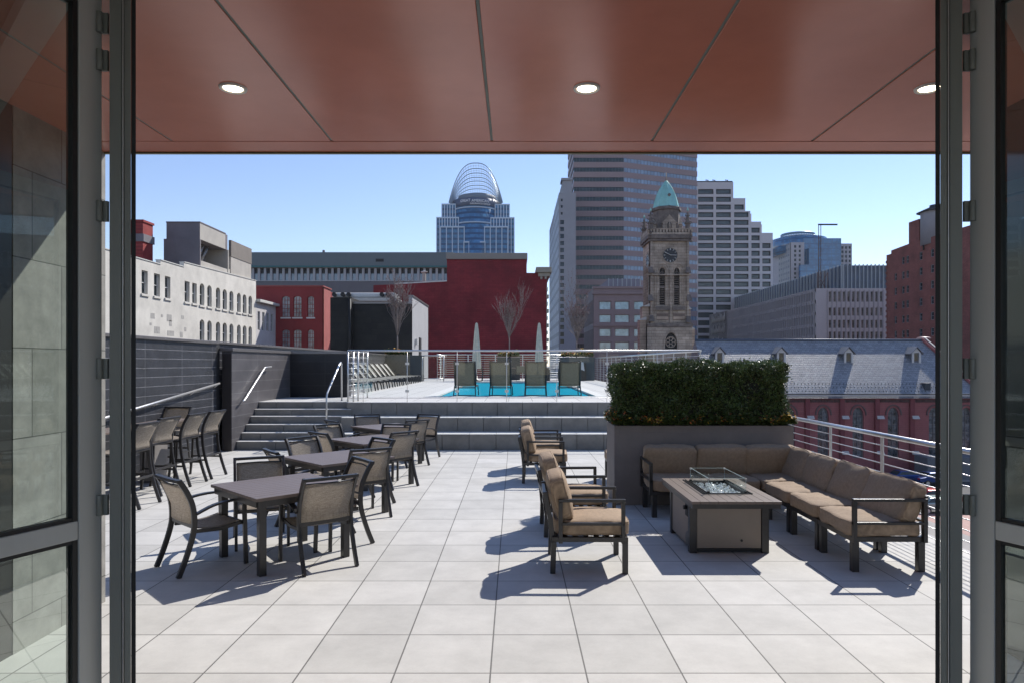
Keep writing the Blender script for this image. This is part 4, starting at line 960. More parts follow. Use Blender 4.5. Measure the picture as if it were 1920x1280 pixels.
# far planters with flowers and bare young trees
M_pl = mat("charcoal_planter", (.045, .05, .052), .6, 0, .1, 4)
M_bark = mat("grey_brown_bark", (.24, .195, .18), .8, 0, .3, 30)
M_bud = mat("reddish_bud", (.20, .07, .06), .7, 0, .3, 30)
def far_planter(px0, px1, y, ptop, lb, m=M_pl):
    x0, x1 = gx(px0, y), gx(px1, y); z1 = gz(ptop, y)
    t = thing("planter_box", lb, "planter", ((x0+x1)/2, y, DZ), group="planters beyond the pool"); mb = MB()
    mb.box(x0, x1, y, y+1.1, DZ, z1-.06); mb.box(x0-.03, x1+.03, y-.03, y+1.13, z1-.059, z1); mb.build("box", m, t, bevel=.01); return x0, x1, z1
def tree(x, y, z0, h, spread, seed, lb, fork=1.5, n1=15):
    random.seed(seed); t = thing("young_tree", lb, "tree", (x, y, z0), group="bare young trees in the far planters")
    tr = MB(); tr.tube([(0,0,0), (.01,.01,fork*.5), (0,0,fork)], [.045,.038,.033], 7); bt = MB(); bd = MB()
    def br(p, d, l, r, dep):
        pts = [p]; q = p.copy(); dd = d.copy()
        for k in range(4):
            dd = (dd + Vector((random.uniform(-.15,.15), random.uniform(-.15,.15), .13))).normalized(); q = q + dd*l/4; pts.append(q.copy())
        bt.tube(pts, [max(r, .0065)*(1-.13*i) for i in range(5)], 4)
        if dep < 3:
            for k in range(3 if dep else 4):
                i = random.randint(1, 4); a = pts[i]; nd = (dd + Vector((random.uniform(-.6,.6), random.uniform(-.6,.6), random.uniform(-.1,.4)))).normalized(); br(a, nd, l*random.uniform(.45,.7), r*.5, dep+1)
        else:
            for k in range(2 if pts[4].z > h*.62 else 0):
                c = pts[random.randint(2, 4)]; s = random.uniform(.012,.03)*1.3; v = Vector((random.gauss(0,1),random.gauss(0,1),random.gauss(0,1))).normalized()*s; u = v.cross(Vector((.3,.5,.8))).normalized()*s*.7
                bd.add([c, c+v+u, c+v*2, c+v-u], [(0,1,2,3)])
    for k in range(n1):
        a = 2*math.pi*k/n1+random.uniform(-.3,.3); z = fork*random.uniform(.8, 1.15); sp = random.uniform(.3, 1.15)*spread
        br(Vector((0,0,z)), Vector((math.cos(a)*sp, math.sin(a)*sp, 1)).normalized(), (h-fork)*random.uniform(.38,.66), .020, 0)
    tr.build("trunk", M_bark, t, local=True, ); bt.build("crown", M_bark, t, local=True); bd.build("buds", M_bud, t, local=True)
a = far_planter(715, 790, 36.6, 665.5, "long charcoal planter at the far left of the pool deck, beside the loungers")
flowers("planter_flowers", "orange chrysanthemums in the far left planter", a[0]+.1, a[1]-.9, 36.7, 37.5, a[2]-.02, 300, [(Fo, .3), (Fy, .5)], 21, .30, .05)
b = far_planter(932, 975, 40.0, 669.5, "charcoal planter in the middle of the far end of the deck, red wall behind")
flowers("planter_flowers", "orange chrysanthemums in the middle far planter", b[0]+.05, b[1]-.05, 40.05, 41.0, b[2]-.02, 260, [(Fo, .4), (Fy, .5)], 22, .42, .05)
c = far_planter(1052, 1115, 38.7, 669.5, "charcoal planter at the far right corner of the pool deck", mat("grey_green_planter", (.085,.10,.105), .6, 0, .1, 4))
flowers("planter_flowers", "orange chrysanthemums in the far right planter", c[0]+.05, c[1]-.05, 38.75, 39.7, c[2]-.02, 320, [(Fo, .4), (Fy, .5)], 23, .42, .05)
tree(gx(745, 37.2), 37.2, a[2], 4.1, .48, 3, "bare young tree in the far left planter, in front of the dark building", 1.2, 17)
tree(gx(955, 40.5), 40.5, b[2], 4.0, .48, 5, "bare young tree in the middle planter, outlined on the red wall", 1.15, 15)
tree(gx(1081, 39.2), 39.2, c[2], 4.0, .62, 7, "bare young tree in the far right planter, in front of the striped tower", 1.1, 18)
# patio dining set beyond the pool
t = thing("patio_table", "long dark patio table beyond the pool between the two parasols", "table", (gx(975, 38.2), 38.2, DZ))
MB().box(gx(925, 38.2), gx(1030, 38.2), 37.8, 38.7, DZ+.70, DZ+.74).build("tabletop", M_table, t, bevel=.004)
for px in (928, 1027):
    for y in (37.85, 38.6): MB().box(gx(px, 38.2)-.04, gx(px, 38.2)+.04, y, y+.06, DZ, DZ+.698).build("leg", M_bronze, t)
def patio_chair():
    t = thing("patio_armchair", "x", "armchair", group="patio armchairs round the far table")
    for s in (-1, 1):
        MB().sweep([(s*.27, -.30, 0), (s*.27, -.27, .42), (s*.27, -.36, .86)], .03, .05).build("rear_leg", M_bronze, t, local=True)
        MB().box(s*.27-.015, s*.27+.015, .22, .26, 0, .62).build("front_leg", M_bronze, t, local=True); MB().bar((s*.27, -.30, .62), (s*.27, .28, .63), .05, .025).build("armrest", M_bronze, t, local=True)
    MB().box(-.25, .25, -.26, .25, .39, .43).build("seat", M_loungesling, t, local=True); MB().obox((-.25,-.285,.47), (.5,0,0), (0,.02,.0), (0,-.08,.36)).build("backrest", M_loungesling, t, local=True)
    return t
PC = patio_chair(); pcs = [(914, 38.2, -90, "patio armchair at the left end of the far table"), (945, 37.4, 0, "patio armchair on the near side of the far table, leftmost"), (977, 37.35, 0, "patio armchair on the near side of the far table, in the middle"), (1038, 38.2, 90, "patio armchair at the right end of the far table")]
for i, (px, y, a_, lb) in enumerate(pcs):
    if i == 0: PC.location = (gx(px, y), y, DZ); PC.rotation_euler = (0, 0, R(a_)); PC["label"] = lb
    else: dup(PC, (gx(px, y), y, DZ), R(a_), lb)
t = thing("towel_stand", "white towel draped on a small stand by the far right planter", "towel stand", (gx(1090, 38.2), 38.2, DZ))
MB().box(gx(1089, 38.2)-.3, gx(1089, 38.2)+.3, 38.1, 38.16, DZ, DZ+1.0).build("stand", M_bronze, t)
MB().add([(gx(1080,38),38.05,DZ+1.05),(gx(1094,38),38.05,DZ+1.05),(gx(1096,38),37.95,DZ+.55),(gx(1091,38),37.93,DZ+.62),(gx(1084,38),37.95,DZ+.6)], [(4,3,2,1,0)]).build("towel", M_white, t)

# ------------------------------------------------------------------ street and ground
M_asph = mat("asphalt", (.055, .055, .058), .85, 0, .18, .3, .2, 8, world=True)
struct(MB().box(-2500, 2500, -800, 4000, ST-2, ST).build("ground", M_asph))
struct(MB().box(5.5, 120, 46, 58, ST+.002, ST+.13).build("pavement", brick("red_pavement", (.34, .17, .14), (.38, .2, .17), (.2,.15,.13), .4, .2, .01, 'xy')))
struct(MB().box(5.5, 120, 74.5, 79.9, ST+.002, ST+.13).build("pavement", mat("grey_pavement", (.28,.27,.26), .85, 0, .1, 1, world=True)))
def car(name, label, px, y, col, rz=0):
    t = thing(name, label, "car", (gx(px, y), y, ST), R(rz), group="cars parked below the terrace"); m = mat("car_paint_"+name, col, .22, .3, .03, 3, spec=.7)
    prof = [(-2.2,.45),(-2.18,.85),(-1.5,.98),(-.95,1.42),(.55,1.45),(1.15,1.02),(2.0,.90),(2.22,.62),(2.2,.4)]
    mb = MB(); vs = []; 
    for (x, z) in prof:
        ins = .16 if z > 1.2 else 0
        vs += [(x, -.86+ins, z), (x, .86-ins, z)]
    n = len(prof); fs = [tuple(2*i for i in range(n)), tuple(2*i+1 for i in reversed(range(n)))] + [(2*i, 2*i+1, 2*((i+1) % n)+1, 2*((i+1) % n)) for i in range(n)]
    mb.add(vs, fs); mb.build("body", m, t, bevel=.06, local=True)
    MB().add([(-1.38,-.90+.05,1.02),(-.92,-.78,1.36),(.5,-.78,1.38),(1.0,-.85,1.04)], [(0,1,2,3)][::1]).build("side_window", M_win, t, local=True)
    MB().add([(-1.38,.85,1.02),(-.92,.78,1.36),(.5,.78,1.38),(1.0,.85,1.04)], [(3,2,1,0)]).build("side_window", M_win, t, local=True)
    MB().add([(.62,-.66,1.42),(.62,.66,1.42),(1.12,.72,1.06),(1.12,-.72,1.06)], [(0,1,2,3)]).build("windscreen", M_win, t, local=True)
    MB().add([(-1.02,-.66,1.38),(-1.02,.66,1.38),(-1.46,.72,1.03),(-1.46,-.72,1.03)], [(3,2,1,0)]).build("rear_window", M_win, t, local=True)
    for x in (-1.35, 1.38):
        for s in (-1, 1): wh = MB().tube([(x, s*.68, .33), (x, s*.90, .33)], .33, 20).build("wheel", M_black, t, local=True); MB().tube([(x, s*.90, .33), (x, s*.912, .33)], .2, 14).build("rim", M_steel, wh, local=True)
    for s in (-1, 1): MB().box(2.12, 2.235, s*.6-.16, s*.6+.16, .62, .76).build("headlight", M_white, t, local=True); MB().box(-2.22, -2.14, s*.62-.14, s*.62+.14, .7, .84).build("tail_light", mat("tail_red", (.4,.02,.02), .2), t, local=True)
    return t
car("parked_car", "blue car parked against the red church wall", 1752, 72.5, (.02, .06, .22), 4)
car("parked_car", "second blue car in the row nearer the street, by the red wall", 1700, 73.5, (.02, .04, .12), 0)
car("parked_sedan", "red car parked in the street below the guard rail", 1752, 62.5, (.45, .02, .025), 0)
car("parked_hatchback", "pale green car parked in the street below the red car", 1757, 58.9, (.32, .42, .40), 0)
t = tag(MB().box(gx(1729, 76), gx(1729, 76)+9, 75, 77.5, ST+.132, ST+2.6).build("utility_shed", mat("shed_grey", (.14,.15,.16), .8), None, bevel=.05), "low grey shed standing at the foot of the red church wall", "shed")

# ------------------------------------------------------------------ left: whitewashed loft building and its roof
M_beige = mat("whitewashed_brick", (.60, .57, .51), .85, 0, .16, .55, .25, 5, world=True)
M_greyst = mat("grey_render", (.17, .155, .165), .85, 0, .12, .6, world=True)
M_tan = mat("tan_render", (.42, .39, .345), .85, 0, .12, .8, world=True)
XB = -30.0
def yb(px): return XB*F/(px-HX)
t = thing("loft_building", "long whitewashed loft building with arched windows on the left", "building", (XB, 60, ST))
pl = Plane((XB, 36), (0, 1)); Lb = yb(480)-36; ops = []
def ub(zx): return yb(200+zx/4)-36
for a_, b_ in ((262,308),(355,400),(437,478),(585,622),(642,676)): ops.append((ub(a_), ub(b_), 7.6, 9.5))
for a_, b_ in ((698,733),(755,788),(820,852),(870,902),(921,951),(978,1006),(1021,1049),(1064,1090)):
    ops.append((ub(a_), ub(b_), 7.55, 9.65, .38)); ops.append((ub(a_), ub(b_), 4.15, 6.2, .38)); ops.append((ub(a_), ub(b_), .7, 2.8, .38))
mb = wall_mesh(pl, Lb, ST, 10.35, ops, .35, thick=.7); mb.build("wall", M_beige, t)
MB().box(XB-26, XB-.72, 36, 36+Lb, ST, 10.3).build("roof", M_greyst, t)
y1_, y2_, y3_ = yb(301), yb(345), 36+Lb; z2, z3 = 10.72, 11.15
MB().box(XB-.4, XB, y1_, y2_-.002, 10.352, z2).build("parapet", M_beige, t)
mb = MB(); mb.add([(XB-.4,y2_,10.352),(XB,y2_,10.352),(XB,y3_,10.352),(XB-.4,y3_,10.352),(XB-.4,y2_,z3),(XB,y2_,z3),(XB,y3_,11.55),(XB-.4,y3_,11.55)], [(0,3,2,1),(4,5,6,7),(0,1,5,4),(1,2,6,5),(2,3,7,6),(3,0,4,7)]); mb.build("parapet", M_beige, t)
mb = MB(); mb.box(XB-.45, XB+.06, 36, y1_, 10.353, 10.43); mb.box(XB-.45, XB+.06, y1_, y2_, z2+.002, z2+.08); mb.add([(XB-.45,y2_,z3+.002),(XB+.06,y2_,z3+.002),(XB+.06,y3_,11.555),(XB-.45,y3_,11.555),(XB-.45,y2_,z3+.08),(XB+.06,y2_,z3+.08),(XB+.06,y3_,11.63),(XB-.45,y3_,11.63)], [(0,3,2,1),(4,5,6,7),(0,1,5,4),(1,2,6,5),(2,3,7,6),(3,0,4,7)])
mb.build("coping", mat("coping_stone_pale", (.55,.54,.50), .8), t)
for o in ops: window(t, pl, o, .3, M_win, M_white, .07, 1, 2, sill=M_beige)
random.seed(9); 
mb = MB()
for zx, zy, ww, hh in ((345, 850, 30, 40), (470, 865, 36, 50), (478, 905, 20, 40), (378, 955, 42, 50), (480, 980, 50, 38), (570, 860, 18, 26), (560, 990, 20, 40), (415, 850, 14, 20), (330, 910, 14, 20), (590, 950, 14, 30)):
    y = yb(200+zx/4); z = gz(380+zy/4, y); wy = ww/8*y*y/(F*-XB)*1.0; hz = hh/8*y/F; MB().box(XB, XB+.012, y-wy, y+wy, z-hz, z+hz).build("render_patch", mat("patch_grey", (.36,.345,.32), .9, 0, .2, 3, world=True), t)
t = thing("roof_penthouse", "windowless grey lift tower with a lit side wall on the whitewashed loft roof", "building", (-31, 67, 10))
mb = MB(); mb.box(gx(312, 65), XB-.35, 65, 71.25, 13.95, 15.55); mb.build("upper_wall", M_greyst, t)
MB().box(gx(311, 64.95), XB-.3, 64.95, 70.75, 15.552, 15.66).build("coping", M_greyst, t)
MB().box(gx(307, 64.7), XB-2.6, 64.7, 71, 10.3, 13.94).build("lower_wall", M_greyst, t)
mb = MB(); mb.box(XB-2.6, XB-.2, 71.0, 71.2, 10.3, 13.94); mb.box(XB-2.6, XB-.25, 64.91, 71, 10.3, 11.9); mb.build("alcove_frame", M_tan, t)
MB().add([(XB-.345,65,13.96),(XB-.345,70.69,13.96),(XB-.345,70.69,15.54),(XB-.345,65,15.54)], [(0,1,2,3)]).build("side_wall", M_tan, t)
mb = MB()
for y in (66.5, 67.6, 68.6): mb.tube([(XB-2.2, y, 11.9), (XB-1.4, y+.3, 13.9)], .18, 8)
mb.build("duct", mat("galvanised", (.3,.3,.3), .5, .5), t)
MB().box(XB-2.59, XB-.2, 64.7, 64.9, 10.3, 13.93).build("front_wall", M_greyst, bpy.data.objects["roof_penthouse"])
t = thing("roof_stair_box", "smaller tan stair box on the loft roof, right of the grey lift tower", "building", (-31, 75, 10))
MB().box(gx(429, 72), XB-.3, 72, 77.5, 10.3, 13.4).build("lower_wall", M_tan, t); MB().box(gx(429, 72), XB-.25, 71.95, 77.55, 13.41, 15.15).build("upper_wall", mat("brown_cladding", (.20,.175,.15), .8, 0, .1, 1, world=True), t)
MB().box(XB-2.4, XB-.35, 70.9, 71.9, 10.3, 12.0).build("lean_to", M_tan, t); MB().tube([(XB-.8, 71.6, 11), (XB-.8, 71.6, 13.2)], .2, 10).build("flue", M_white, t)
M_rbrick = brick("painted_red_brick", (.27, .035, .032), (.31, .045, .04), (.22, .03, .03), .5, .16, .012, 'yz', off=.5, rough=.75, bump=.3, stain=.25, sscale=1)
t = thing("brick_chimney", "square red brick chimney with a grey band at the left edge of the view", "chimney", (-35, 63, 10)); x0, x1 = gx(253, 62), gx(268, 62)
MB().box(x0-1, x1, 62, 63.7, 10, 13.2).build("stack", M_rbrick, t); MB().box(x0-1.1, x1+.12, 61.9, 63.8, 13.201, 13.9).build("band", M_greyst, t); MB().box(x0-1, x1, 62, 63.7, 13.901, 15.0).build("stack_top", M_rbrick, t); MB().box(x0-1.1, x1+.1, 61.9, 63.8, 15.001, 15.2).build("cap", M_rbrick, t)
# low wing between the loft and the red brick building
t = thing("low_wing", "small pale wing with narrow windows squeezed between the loft and the red brick building", "building", (-30, 81, ST))
pl = Plane((XB, yb(480)+.02), (0, 1)); Lw = yb(517)-yb(480); ops = []
for k in range(4):
    u = .5+k*1.42
    for z0, z1 in ((5.9, 8.1), (1.9, 4.3)): ops.append((u, u+.72, z0, z1))
wall_mesh(pl, Lw, ST, 9.1, ops, .25, thick=.5).build("wall", mat("pale_grey_paint", (.50,.48,.47), .8, 0, .1, .6, world=True), t)
for o in ops: window(t, pl, o, .2, M_win, M_white, .06)
MB().box(XB-10, XB+.5, yb(480), yb(517), 9.11, 9.45).build("roof", mat("pale_cornice", (.5,.49,.46), .8), t, bevel=.04); MB().box(XB-9, XB-.52, yb(480)+.02, yb(517), ST, 9.05).build("core", M_greyst, t)
# red brick building
t = thing("red_brick_building", "painted red brick building with six tall arched windows facing the terrace", "building", (-28, 85, ST)); YR = 84.6
M_redp = mat("red_painted_wall", (.24, .032, .032), .8, 0, .16, .35, .2, 4, world=True)
xl, xr = gx(470, YR), gx(605, YR); pl = Plane((xl, YR), (1, 0)); ops = []
for a_, b_ in ((1313,1375),(1400,1462),(1506,1556)):
    for za, zb_ in ((700, 860), (950, 1110)): ops.append((gx(200+a_/4, YR)-xl, gx(200+b_/4, YR)-xl, gz(380+zb_/4, YR), gz(380+za/4, YR), .3))
wall_mesh(pl, xr-xl, ST, gz(538, YR), ops, .25, thick=.5).build("wall", M_redp, t)
for o in ops: window(t, pl, o, .2, mat("pale_window_glass", (.30,.31,.32), .15, 0, .6, 1.2, spec=.9, world=True), M_redp, .06, 3, 5, sill=M_white)
MB().box(xl+.1, xr-.004, YR+.5, yb(517)+12, ST, gz(538, YR)-.25).build("core", M_redp, t)
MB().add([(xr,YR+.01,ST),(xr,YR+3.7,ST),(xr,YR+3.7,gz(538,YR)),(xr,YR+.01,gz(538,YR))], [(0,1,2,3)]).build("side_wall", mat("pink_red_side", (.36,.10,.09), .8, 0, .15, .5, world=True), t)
MB().box(xl-.1, xr+.12, YR-.12, YR+3.8, gz(538, YR)+.003, gz(538, YR)+.16).build("coping", mat("red_coping", (.3,.07,.06), .7), t)
# dark service building behind the pool deck
M_dk = brick("dark_brown_block", (.020, .018, .016), (.030, .027, .022), (.016,.015,.013), .8, .4, .01, 'xz', off=.5, rough=.7, bump=.2, stain=.5, sscale=.6)
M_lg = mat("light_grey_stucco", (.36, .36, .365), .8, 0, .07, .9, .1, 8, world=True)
t = thing("service_building", "windowless dark block building with a light grey sunlit side behind the loungers", "building", (-8, 48, DZ)); YS = 47.0
x0, x1, x2 = gx(620, YS-.3), gx(662, YS), gx(773, YS)
MB().box(x1, x2-.012, YS, 55.6, -2, gz(570, YS)).build("wall", M_dk, t); MB().box(x0, x1-.01, YS-.4, 55, -2, gz(559, YS)).build("wall", M_dk, t)
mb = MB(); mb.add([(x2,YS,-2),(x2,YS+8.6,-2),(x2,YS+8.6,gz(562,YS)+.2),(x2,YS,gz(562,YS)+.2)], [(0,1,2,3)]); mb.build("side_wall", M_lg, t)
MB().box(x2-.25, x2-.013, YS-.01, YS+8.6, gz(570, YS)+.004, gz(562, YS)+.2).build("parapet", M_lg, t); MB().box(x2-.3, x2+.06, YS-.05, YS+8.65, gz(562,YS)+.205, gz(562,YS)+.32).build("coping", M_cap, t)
MB().box(x1, x2-.26, YS-.06, YS+.3, gz(570,YS)+.005, gz(570,YS)+.14).build("coping", M_cap, t)
MB().box(x2+.001, x2+.05, YS+3.2, YS+4.3, DZ, DZ+2.9).build("door", M_black, t); MB().box(x2+.001, x2+.2, YS+1.2, YS+1.6, gz(645,YS), gz(634,YS)).build("wall_lamp", M_white, t)
MB().tube([(gx(659,YS), YS-.5, DZ), (gx(659,YS), YS-.5, gz(562,YS))], .10, 8).build("downpipe", M_black, t)
t = thing("rooftop_duct", "white rooftop duct with fan units above the dark service building", "rooftop duct", (-12, 62, 8)); Yd = 62
MB().box(gx(622, Yd), gx(742, Yd), Yd, Yd+2, gz(558, Yd), gz(549, Yd)).build("duct", M_white, t, bevel=.15)
for px in (628, 644, 655, 717, 728): MB().tube([(gx(px, Yd), Yd-.35, gz(553, Yd)), (gx(px, Yd), Yd-.002, gz(553, Yd))], .2, 12).build("fan", M_black, t)
MB().box(gx(622, Yd), gx(745, Yd), Yd-.3, Yd+2.6, gz(565, Yd), gz(559, Yd)).build("roof_edge", mat("pale_cornice", (.5,.49,.46), .8), t)
MB().box(gx(640, Yd), gx(700, Yd), Yd+.5, Yd+2.6, ST, gz(565.5, Yd)).build("support", M_redp, t)
# big red blank wall
YW = 95.0
t = thing("red_party_wall_building", "large windowless building painted deep red with a raised centre and pale coping", "building", (-3, 95, ST))
M_redw = brick("deep_red_party_wall", (.215, .024, .031), (.25, .031, .037), (.17, .018, .025), .9, .28, .02, "xz", off=.5, rough=.85, bump=.3, stain=.38, sscale=.28, fine=.12)
poly = [(gx(700,YW), ST), (gx(1024,YW), ST), (gx(1026,YW), gz(512.5,YW)), (gx(987.5,YW), gz(512,YW)), (gx(987.5,YW), gz(487,YW)), (gx(838,YW), gz(487,YW)), (gx(838,YW), gz(528,YW)), (gx(742,YW), gz(533.5,YW)), (gx(700,YW), gz(535,YW))]
MB().prism(poly, lambda u, d, z: (u, YW+d, z), 18).build("wall", M_redw, t)
MB().box(gx(836.5,YW), gx(989,YW), YW-.2, YW+18, gz(486.6,YW), gz(475,YW)).build("parapet", mat("beige_metal_parapet", (.27,.25,.22), .7, 0, .06, .5, world=True), t, bevel=.05)
MB().add([(gx(x,YW), YW-.02-.0*d, gz(y,YW)) for x,y,d in ((742,533.5,0),(838,528,0),(838,526,0),(742,531,0))], [(0,1,2,3)]).build("flashing", M_white, t)
mb = MB(); mb.box(gx(1005,YW), gx(1034,YW), YW-.6, YW+17, gz(512,YW)+.0, gz(508,YW)+.45); mb.box(gx(1009,YW), gx(1031,YW), YW-.3, YW+17, gz(519,YW), gz(512,YW)-.005); mb.box(gx(1013,YW), gx(1017,YW), YW-.28, YW+1, gz(524,YW), gz(519,YW)-.01); mb.box(gx(1021,YW), gx(1025,YW), YW-.28, YW+1, gz(524,YW), gz(519,YW)-.01)
mb.build("cornice", mat("old_cream_cornice", (.34,.31,.25), .8, 0, .15, .8, world=True), t, bevel=.04)
mb = MB()
for k in range(11):
    z = gz(540+k*13.5, YW); mb.box(gx(1024.3,YW), gx(1027+ (k%2)*2,YW), YW-.25, YW+1, z-.45, z+.05)
mb.build("corner_blocks", mat("old_cream_cornice", (.34,.31,.25), .8), t, bevel=.02)
t = thing("roof_vent", "small pale roof vent with a round cap above the red wall", "vent", (gx(795,97), 97, gz(530,97)))
MB().box(gx(792,97), gx(798,97), 97, 97.5, gz(533,97), gz(511,97)).build("stack", M_tan, t); MB().lathe([(.45,0),(.5,.12),(.1,.25)], (gx(795,97), 97.2, gz(511,97)), 14).build("cap", M_white, t)
# long grey-green building behind
YC = 150.0; M_sage = mat("sage_metal_band", (.15,.18,.185), .6, .1, .04, .2, world=True)
t = thing("long_grey_building", "very long low building with a smooth grey-green band above a strip of narrow windows", "building", (-40, 150, ST))
pl = Plane((gx(330,YC), YC), (1, 0)); Lc = gx(850,YC)-gx(330,YC); pitch = 11.5*YC/F; u = (gx(476,YC)-gx(330,YC)); ops = []
for k in range(-8, 33):
    a_ = u + k*pitch
    if a_ > .2 and a_+pitch*.62 < Lc: ops.append((a_, a_+pitch*.62, gz(526,YC), gz(503,YC)))
wall_mesh(pl, Lc, gz(527.5,YC), gz(502,YC), ops, .5, thick=1).build("window_strip", mat("pale_pilasters", (.42,.42,.42), .8), t)
M_cglass = mat("two_tone_glass", (.17,.23,.28), .1, 0, .3, .5, spec=1, world=True)
for o in ops:
    wdw = window(t, pl, o, .45, M_cglass)
mb = MB()
mb.box(gx(330,YC), gx(850,YC), YC-.3, YC+30, gz(501.5,YC), gz(473.5,YC)); mb.build("roof_band", M_sage, t, bevel=.1)
MB().box(gx(330,YC), gx(850,YC), YC-.6, YC-.31, gz(502.3,YC), gz(499,YC)).build("gutter", mat("teal_edge", (.03,.14,.14), .5), t)
MB().box(gx(330,YC), gx(850,YC), YC+.02, YC+30, ST, gz(528,YC)).build("wall", mat("grey_precast", (.17,.16,.165), .85, 0, .08, .4, world=True), t)
for o in ops: MB().box(pl.O[0]+o[0]+.02, pl.O[0]+o[1]-.02, YC+.37, YC+.405, gz(513,YC), gz(503.2,YC)).build("blind", M_black, t)
for px, w_, h_ in ((527, 20, 6), (595, 5, 12), (600, 22, 4), (712, 8, 2)):
    MB().lathe([(w_/2*YC/F, 0), (w_/2*YC/F, h_*YC/F*.8), (w_/2*YC/F*.9, h_*YC/F)], (gx(px,YC), YC+5, gz(473.5,YC)-.1), 16).build("roof_unit", M_greyst, t)
MB().box(gx(705,YC), gx(720,YC), YC-.34, YC-.301, gz(491.5,YC), gz(486,YC)).build("louvre", M_black, t)
# ------------------------------------------------------------------ church: nave
M_slate = brick("weathered_slate", (.22, .222, .23), (.32, .322, .33), (.10, .105, .115), .5, .22, .02, 'xz', off=.5, rough=.44, bump=.9, stain=.25, sscale=1.2, spec=.9, fine=.15)
M_chred = brick("painted_church_brick", (.31, .105, .105), (.34, .115, .11), (.25, .09, .088), .8, .25, .015, 'xz', off=.5, rough=.8, bump=.2, stain=.15, sscale=.5)
M_chdark = mat("dark_red_pier", (.20, .05, .055), .8, 0, .12, .6, world=True)
YN = 80.0; ze = gz(738, YN); YRg = 86.5; zr = gz(638, YRg)
t = thing("church_nave", "long church with a steep grey slate roof and painted red walls with lancet windows", "church", (35, 80, ST))
X0, X1 = gx(1303, YRg), gx(1830, YN); XR_ = gx(1730, YRg)
pl = Plane((X0, YN), (1, 0)); ops = []
for px in (1415, 1480, 1543.5, 1609, 1675, 1752, 1812):
    u = gx(px, YN)-X0; hw = .66; ops.append((u-hw, u+hw, gz(858, YN), gz(763, YN), 1.1, True))
wall_mesh(pl, X1-X0, ST, ze-.3, ops, .45, thick=.8).build("wall", M_chred, t)
M_stain = mat("stained_glass", (.10, .11, .12), .12, 0, 1.1, 2.2, spec=1.0, world=True)
for o in ops: window(t, pl, o, .35, M_stain, mat("stone_tracery", (.17,.155,.15), .8, 0, .1), .09, 2, 6)
mb_ = []
for px in (1382, 1447, 1512, 1577, 1642.5, 1708, 1782):
    x = gx(px, YN); MB().box(x-.22, x+.30, YN-.30, YN-.003, ST, ze-.6).build("pilaster", M_chdark, t)
    for py in (781, 847): MB().add([(x-.05,YN-.62,gz(py+3,YN)),(x+.75,YN-.62,gz(py+3,YN)),(x+.75,YN-.31,gz(py-3,YN)),(x-.05,YN-.31,gz(py-3,YN)),(x-.05,YN-.31,gz(py+3,YN)),(x+.75,YN-.31,gz(py+3,YN))], [(0,1,2,3),(0,3,4),(1,5,2),(0,4,5,1)]).build("buttress_cap", mat("pale_cap_stone", (.5,.47,.44), .8), t)
for o in ops:   # hood moulds
    arc = arch_poly(o[0]-.25, o[1]+.25, o[3]-1.3, o[3]+.28, 1.2, pointed=True)[2:]
    MB().sweep([(X0+u, YN-.06, z) for u, z in arc], .12, .14, (0, 1, 0)).build("hood_mould", mat("brown_brick_mould", (.13,.085,.08), .8), t)
mb = MB()
for k in range(250):
    x = X0+k*.184; 
    if x < X1: mb.box(x, x+.09, YN-.12, YN-.004, ze-.98, ze-.62)
mb.build("corbel_table", mat("brown_brick_mould", (.13,.085,.08), .8), t)["kind"] = "stuff"; MB().box(X0, X1, YN-.34, YN-.13, ze-.60, ze-.33).build("cornice", M_chdark, t)
MB().box(X0, X1, YN-.62, YN-.36, ze-.24, ze-.06).build("gutter", mat("pale_gutter", (.5,.47,.44), .6), t, bevel=.03); MB().box(X0, X1, YN-.60, YN-.34, ze-.05, ze+.05).build("gutter_lip", M_black, t)
sl_ = (zr-ze)/(YRg-YN)
rf = MB(); rf.add([(X0,YN-.5,ze-.5*sl_+.02),(X1+1,YN-.5,ze-.5*sl_+.02),(XR_,YRg,zr),(X0,YRg,zr),(X1+1,YRg+6.9,ze-.48*sl_),(X0,YRg+7.7,ze-.48*sl_)], [(0,1,2,3),(2,1,4),(3,2,4,5),(0,3,5)])
rf.build("roof", M_slate, t); MB().tube([(X0,YRg,zr+.04),(XR_,YRg,zr+.04)], .16, 6).build("ridge_cap", mat("lead_ridge", (.09,.11,.15), .5, .3), t)
MB().bar((XR_,YRg,zr+.15), (X1+1,YN-.5,ze-.5*sl_+.2), .5, .3).build("hip_coping", M_chred, t)
MB().bar((XR_+.25,YRg,zr+.36), (X1+1.25,YN-.5,ze-.5*sl_+.4), .3, .06).build("hip_capping", mat("pale_cap_stone", (.5,.47,.44), .8), t)
MB().box(X0, X1-.01, YN+.81, YRg+7, ST, ze-.4).build("core", M_chdark, t)
mb = MB()
random.seed(2)
for r in range(3):
    for k in range(70):
        x = X0+1+k*.42+.14*r; y = YN+.25+.42*r; z = ze+(y-YN)*sl_; mb.box(x-.02, x+.02, y-.03, y+.01, z, z+.17)
tag(mb.build("snow_guards", M_black, t), kind="stuff")
